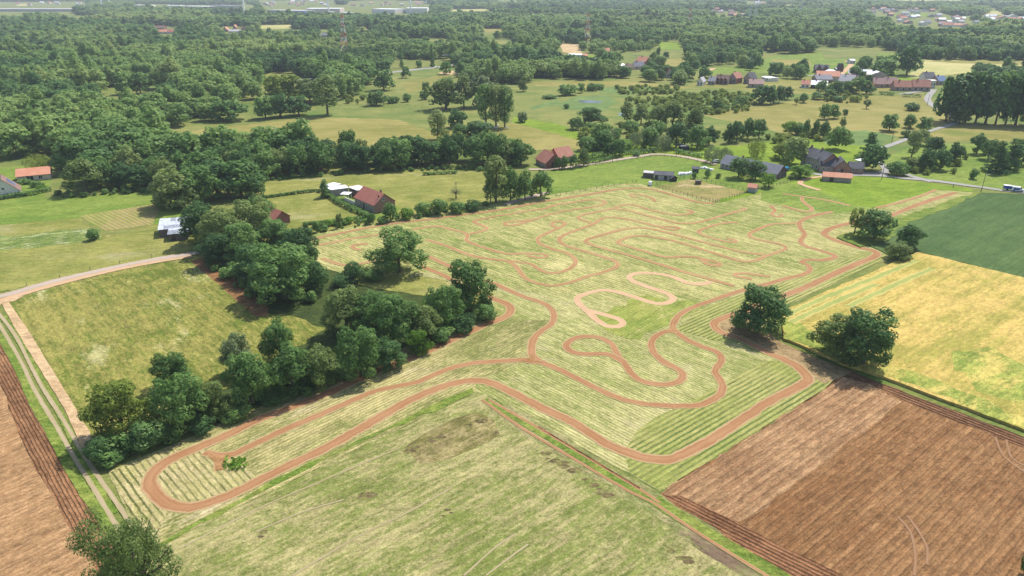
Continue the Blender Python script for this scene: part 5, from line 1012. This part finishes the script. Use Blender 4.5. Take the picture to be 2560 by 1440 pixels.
WM = [W_white, W_cream, B_pink, W_white, W_white]; RM = [(R_rose, 'rose'), (R_pale, 'pale grey'), (R_orange, 'orange'), (R_grey, 'grey'), (R_brown, 'brown'), (M_white, 'white'),(M_white, 'white'),(R_red,'red')]
HN = {}
for gname, (poly, n) in GR.items():
    c = 0; tries = 0; used_p = []
    while c < n and tries < 900:
        tries += 1; px = rg.uniform(min(p[0] for p in poly), max(p[0] for p in poly)); py = rg.uniform(min(p[1] for p in poly), max(p[1] for p in poly))
        if not inside(px, py, poly): continue
        g = G(px, py)
        if any((g.x-a)**2+(g.y-b)**2 < 330 for a, b in used_p): continue
        used_p.append((g.x, g.y)); rm, rn = rg.choice(RM); L = rg.uniform(11, 19); r = empty('house', g, None, 'house', gname, rg.uniform(-.5, .5)); HN.setdefault((gname, rn), []).append((px, r))
        block(r, 0, 0, L, rg.uniform(8, 11), rg.uniform(3, 5.5), rg.uniform(2.2, 4.2), rg.choice(WM), rm, axis='x' if rg.random() < .7 else 'y', over=.3); c += 1
for (gname, rn), L_ in HN.items():
    L_.sort(key=lambda t: t[0])
    for i, (_, r) in enumerate(L_): r['label'] = f'{ORD[i]} {rn} roofed house from left, {gname}'
IND = [(-150,29,182,29,60,7,'very long low hall with a pale roof at the upper left edge',W_grey,R_pale),(336,20,376,20,40,9,'small white hall far off at upper left',W_white,M_white),(410,20,450,20,40,8,'first white hall from the left near the wind turbine',W_white,M_white),(455,22,520,23,45,8,'dark walled hall with a white roof near the wind turbine',W_dark,M_white),(525,20,575,22,45,9,'blue grey hall left of the wind turbine',W_grey,R_grey),(612,38,630,38,30,5,'little white roofed hall under the wind turbine',W_white,M_white),
 (668,33,755,35,55,8,'wide pale green roofed hall left of the white hall',W_grey,R_pale),(726,37,760,37,20,9,'dark blue hall front beside the pale green hall',M_blue,R_grey),(765,32,850,32,60,11,'cream coloured big hall behind the wind turbine',W_cream,M_white),(820,36,832,36,20,6,'little white hall at the foot of the turbine',W_white,M_white),(930,33,988,34,50,11,'white factory hall, left of two at the centre top',W_white,M_white),(990,32,1020,33,40,9,'low grey factory part between two white halls',W_grey,R_grey),(1015,34,1068,34,50,14,'largest white factory hall at the centre top',W_white,M_white),(852,37,868,38,20,6,'small white hall right of the cream hall',W_white,M_white)]
for (a, b, c, d, dp, h, lb, wm, rm) in IND:
    r, L = bframe('industrial_hall', (a, b), (c, d), lb, 'hall'); block(r, 0, 0, L, dp, h, 0, wm, rm, flat=True)
# highway bridge, cars
r, L = bframe('highway_bridge', (1108,152), (1180,152), 'flat grey bridge over the highway among the trees', 'bridge'); m = MB(); m.box((L/2, 4, 5.6), (L, 8, 1.0)); m.build('deck', M_conc, r); m = MB(); m.box((L/2, .15, 6.6), (L, .25, 1.0)); m.build('parapet', M_conc, r)
for t in (.3, .65): m = MB(); m.box((L*t, 4, 2.55), (1.2, 7, 5.1)); m.build('pier', M_conc, r)
def car(px, py, rz, L, W, H, paint, label, van=False, nm='car'):
    r = empty(nm, G(px, py, .2), label, nm if nm != 'car' else 'car', None, rz); r.location.z = .2
    m = MB(); hw = W/2
    prof = [(-L/2, .35), (L/2, .35), (L/2, .9), (L*.33, 1.1), (L*.18, H-.05), (-L*.46, H), (-L/2, H*.75)] if van else [(-L/2, .32), (L/2, .32), (L/2, .75), (L*.25, .95), (L*.08, H), (-L*.25, H), (-L*.42, 1.0), (-L/2, .9)]
    m.prism(prof, -hw, hw); b = m.build('body', paint, r)
    g = MB()
    for y_ in (-hw-.012, hw+.012): g.box(((.22 if van else -.05)*L, y_, H*.74), (L*(.14 if van else .34), .02, H*.22))
    g.build('side_window', M_glass, r); g = MB(); x0, z0, x1, z1 = (L*.325, 1.13, L*.19, H-.08) if van else (L*.245, .98, L*.09, H-.05); g.quad((x0+.02, -hw*.85, z0), (x0+.02, hw*.85, z0), (x1+.02, hw*.8, z1), (x1+.02, -hw*.8, z1)); g.build('windscreen', M_glass, r)
    for sx in (-.31, .31):
        for sy in (-1, 1):
            t = MB(); t.tube((L*sx, sy*(hw-.2), .33), (L*sx, sy*(hw+.02), .33), .33, .33, 14); o = t.build('wheel', M_tyre, r); q = MB(); q.tube((L*sx, sy*(hw), .33), (L*sx, sy*(hw+.035), .33), .17, .17, 10); q.build('rim', M_steel, o)
    for sy in (-.7, .7): q = MB(); q.box((L/2+.01, sy*hw, .72), (.04, .3, .16)); q.build('headlight', M_white, r)
    return r
va = ang((2515,475),(2535,477)); v = car(2543,478, va, 4.1, 1.8, 1.85, M_wpaint, 'white and blue delivery van parked on the road at the right edge', True, 'van'); m = MB(); m.box((-.45, -.972, 1.0), (2.0, .02, .75)); m.build('side_panel', M_blue, v)
r = empty('trailer', G(2517,474.5,.2), 'blue box trailer behind the van at the right edge', 'trailer', None, va); m = MB(); m.box((0, 0, 1.15), (2.7, 1.6, 1.3)); m.build('box_body', M_blue, r); m = MB(); m.box((0, 0, 1.84), (2.8, 1.7, .07)); m.build('lid', M_white, r)
for sy in (-1, 1): m = MB(); m.tube((0, sy*.62, .32), (0, sy*.84, .32), .32, .32, 12); m.build('wheel', M_tyre, r)
m = MB(); m.box((1.8, 0, .5), (1.0, .1, .08)); m.build('drawbar', M_steel, r)
M_cblue = plain('light_blue_paint', (.02,.22,.42), .3, .03, spec=.5)
car(1968,425, .5, 4.1, 1.7, 1.45, M_cblue, 'light blue car parked between the two farms'); car(1092,170, ang((1080,171),(1110,166)), 4.4, 1.8, 1.5, M_wpaint, 'white car on the highway'); car(1792,406, .3, 4.2, 1.7, 1.45, M_wpaint, 'white car at the left end of the long grey roof'); car(1690,170, 1.2, 4.2, 1.8, 1.4, M_door, 'dark car on the meadow above the village trees'); car(1622,152, .3, 4.2, 1.8, 1.4, M_door, 'dark car in the yard right of the orange red roof'); car(1631,163, .8, 4.2, 1.8, 1.4, M_wpaint, 'pale car below the dark one in the yard')
# ------------------------------------------------------------ masts, turbines, poles
def lattice(px, py, H, W, label, bands=9, arms=False, plain_=False):
    r = empty('lattice_mast', G(px, py), label, 'mast')
    for k_ in range(bands):
        z0, z1 = H*k_/bands, H*(k_+1)/bands; m = MB(); f = lambda z: W/2*(1-.8*z/H)+.15; a, b = f(z0), f(z1); c0 = [(-a,-a,z0),(a,-a,z0),(a,a,z0),(-a,a,z0)]; c1 = [(-b,-b,z1),(b,-b,z1),(b,b,z1),(-b,b,z1)]
        for i in range(4):
            j = (i+1) % 4; m.tube(c0[i], c1[i], .18, .18, 4); m.tube(c0[i], c1[j], .10, .10, 4); m.tube(c0[j], c1[i], .10, .10, 4); m.tube(c1[i], c1[j], .10, .10, 4)
        m.build('mast_section', M_steel if plain_ or (arms and k_ == 0) else (M_maskr if k_ % 2 == (bands+1) % 2 else M_maskw), r)
    for z in ((.72, .9) if not arms else (.52, .74, .95)):
        m = MB(); l = W*(.28 if not arms else .62)
        if arms: m.tube((-l, 0, H*z), (l, 0, H*z), .22, .22, 4); m.tube((-l, 0, H*z), (0, 0, H*z+2.2), .14, .14, 4); m.tube((l, 0, H*z), (0, 0, H*z+2.2), .14, .14, 4)
        else: m.box((0, 0, H*z), (l*2.2, l*2.2, .8))
        m.build('cross_arm' if arms else 'platform', M_maskr if arms and not plain_ else M_steel, r)
lattice(863,138,44,7,'tall red and white lattice mast over the left wood', 9); lattice(1468,113,40,8,'red and white lattice mast right of centre with side arms', 8, True); lattice(1722,74,36,7,'far red and white mast at the upper right of centre', 7, True)
lattice(1872,62,34,8,'pale grey pylon by the far houses, left one', 6, True, True); lattice(1885,60,34,8,'pale grey pylon by the far houses, right one', 6, True, True); lattice(2000,40,30,7,'faint grey pylon at the right horizon', 6, True, True); lattice(2087,36,30,7,'fainter grey pylon right of the first one on the horizon', 6, True, True); lattice(2163,16,28,7,'faintest grey pylon near the top at upper right', 6, True, True)
for i, (px, py, H, lb) in enumerate([(256,22,95,'wind turbine tower far left of the row'),(275,16,95,'farthest thin wind turbine tower at upper left'),(612,38,95,'wind turbine tower behind the small white hall'),(822,34,95,'wind turbine tower before the cream hall'),(1027,34,95,'wind turbine tower before the largest white hall')]):
    r = empty('wind_turbine', G(px, py), lb, 'wind turbine', 'wind turbines'); m = MB(); m.tube((0, 0, 0), (0, 0, H), 2.3, 1.3, 16); m.build('tower', M_turb, r); m = MB(); m.box((0, .5, H+1.6), (3.4, 9, 3.4)); m.build('nacelle', M_turb, r); m = MB(); m.tube((0, -4.2, H+1.6), (0, -6.2, H+1.6), 1.7, .6, 12); m.build('hub', M_turb, r)
    for b in range(3):
        a = i*.7+b*2.094; m = MB(); c = Vector((0, -5, H+1.6)); d = Vector((math.cos(a), 0, math.sin(a))); n = Vector((0, 1, 0)); t = d.cross(n); p = []
        for q, w2 in ((1.5, .9), (9, 1.9), (25, 1.2), (42, .25)): p.append((c+d*q-t*w2*.4, c+d*q+t*w2*.6))
        for (a0, a1), (b0, b1) in zip(p, p[1:]): m.quad(a0-n*.15, a1-n*.05, b1-n*.05, b0-n*.15); m.quad(a0+n*.15, b0+n*.15, b1+n*.05, a1+n*.05); m.quad(a0-n*.15, b0-n*.15, b0+n*.15, a0+n*.15); m.quad(a1-n*.05, a1+n*.05, b1+n*.05, b1-n*.05)
        m.build('blade', M_turb, r)
for (px, pt, pb, lb, lamp) in [(2204,407,449,'wooden street lamp pole at the road fork before the cedar',1),(2453,436,478,'wooden lamp pole beside the road near the van',1),(1531,376,406,'tall wooden pole beside the lane at the red roofed farm',0),(1690,358,392,'tall wooden pole beside the lane above the pasture',1),(2229,333,357,'leaning pole beside the lane on the bright lawn',0),(2318,236,262,'pole beside the curved village road',0),(2366,287,308,'pole at the lane before the poplar wood',0),(2383,461,468,'short white road marker post beside the road',0),(1991,165,197,'pale pole beside the dark village trees',0),(222,230,276,'tall grey lamp pole in the left wood',1),(887,152,182,'grey lamp pole among the highway trees',1),(998,138,168,'grey highway lamp beside the narrow poplar',1),(1098,138,163,'grey highway lamp at the bridge',1),(1183,122,148,'grey highway lamp right of the bridge',1),(678,548,562,'short dark post before the hidden brick house',0),(1588,126,150,'grey lamp pole above the orange red roof',1),(615,184,212,'thin lamp pole at the edge of the left wood',1),(1141,455,498,'thin pole in the meadow right of the farmhouse',0)]:
    g = G(px, pb); lo, hi = .5, 30
    for _ in range(25):
        md = (lo+hi)/2
        if proj((g.x, g.y, md))[1] > pt: lo = md
        else: hi = md
    far = g.y > 350; r = empty('street_lamp' if lamp else 'pole', g, lb, 'street lamp' if lamp else 'pole'); m = MB(); m.tube((0, 0, 0), (0, 0, lo), .14 if not far else .16, .09, 6); m.build('shaft', M_steel if far and lamp else M_pole, r)
    if lamp: m = MB(); m.tube((0, 0, lo-.15), (1.0, -.3, lo+.1), .05, .05, 4); m.box((1.2, -.35, lo+.1), (.6, .25, .14)); m.build('lamp_head', M_steel, r)
    else: m = MB(); m.box((0, 0, lo-.3), (.9, .1, .1)); m.build('crossbar', M_pole, r)
def fence(pts, step, h, label, rails=2, mat=None, nm='fence'):
    c = catmull([G(*p) for p in pts], step); r = empty(nm, c[0], label, 'fence'); o0 = c[0]; mat = mat or W_wood
    for q in c[:95]: m = MB(); p = q-o0; m.tube((p.x, p.y, 0), (p.x+random.uniform(-.05, .05), p.y, h*random.uniform(.92, 1.1)), .08, .07, 5); m.build('post', mat, r)
    if rails:
        m = MB()
        for a, b in zip(c, c[1:]):
            for k_ in range(rails): z = h*(.45+.42*k_); m.tube((a.x-o0.x, a.y-o0.y, z), (b.x-o0.x, b.y-o0.y, z), .035, .035, 4)
        m.build('rail', mat, r)
fence([(1390,492),(1450,480),(1520,468),(1590,456)], 2.6, 1.2, 'post and wire fence between the green pasture and the maze field', 1)
fence([(1640,466),(1700,486),(1788,508)], 1.7, 1.3, 'dark paddock fence along the maze field'); fence([(1788,508),(1830,496),(1868,482)], 1.6, 1.3, 'right side of the dark paddock fence'); fence([(1692,450),(1725,447),(1800,463),(1866,477)], 2.0, 1.3, 'far side fence of the worn paddock'); fence([(1624,465),(1650,458),(1675,455)], 1.8, 1.3, 'short left side fence of the worn paddock')
fence([(1370,428),(1470,417),(1560,404),(1640,392),(1700,397),(1780,412)], 3.5, 1.2, 'thin fence along the lane side of the pasture', 1); fence([(1890,477),(1950,462),(1995,450)], 2.0, 1.2, 'fence running from the orange shelter to the brick farm')
fence([(0,730),(150,694),(300,660),(440,632)], 6, 1.0, 'row of short posts along the far side of the left lane', 0); fence([(850,266),(920,262),(1000,263),(1070,270)], 5, 1.2, 'thin fence across the tan meadow', 1)
M_wool = plain('off_white_hide', (.62,.58,.50), .9, .08)
for i, (px, py, rz) in enumerate([(1237,323,.2),(1268,324,2.8),(1245,318,1.0),(1234,339,.5)]):
    m = MB(); s_ = 1.15; r = Matrix.Rotation(rz, 4, 'Z')
    def e(c, rr, n=8):
        k_ = 5; base_ = len(m.v)
        for a in range(k_+1):
            ph = math.pi*a/k_
            for b in range(n): t = 2*math.pi*b/n; m.v.append(tuple(r @ Vector((c[0]+rr[0]*math.cos(ph), c[1]+rr[1]*math.sin(ph)*math.cos(t), c[2]+rr[2]*math.sin(ph)*math.sin(t)))))
        for a in range(k_):
            for b in range(n): m.f.append((base_+a*n+b, base_+a*n+(b+1) % n, base_+(a+1)*n+(b+1) % n, base_+(a+1)*n+b))
    e((0, 0, 1.0), (1.05, .38, .45)); e((1.15, 0, 1.25), (.45, .18, .22)); e((1.5, 0, 1.05), (.3, .13, .15))
    for x in (-.75, .75):
        for y in (-.22, .22): m.tube(r @ Vector((x, y, .9)), r @ Vector((x*1.03, y, 0)), .13, .07, 6)
    m.tube(r @ Vector((-1.05, 0, 1.1)), r @ Vector((-1.2, 0, .5)), .05, .03, 4)
    tag(m.build('cow', M_wool, None, G(px, py)), ['white cow grazing left below the tall poplars','white cow at the right below the tall poplars','white cow farther back between the poplar trunks','white cow nearest the long tree line'][i], 'cow', 'white cows')
# ------------------------------------------------------------ air
k = NT('thin_haze'); pv = k.n('VolumePrincipled'); pv.inputs['Color'].default_value = (.80,.88,.97,1); pv.inputs['Density'].default_value = HAZE; pv.inputs['Anisotropy'].default_value = 0.0
k.t.links.new(pv.outputs[0], k.out.inputs['Volume'])
hb = MB(); hb.box((0, 2550, 84.5), (12400, 7100, 171)); ho = hb.build('haze', k.m); ho['kind'] = 'stuff'
print('objects', len(bpy.data.objects))
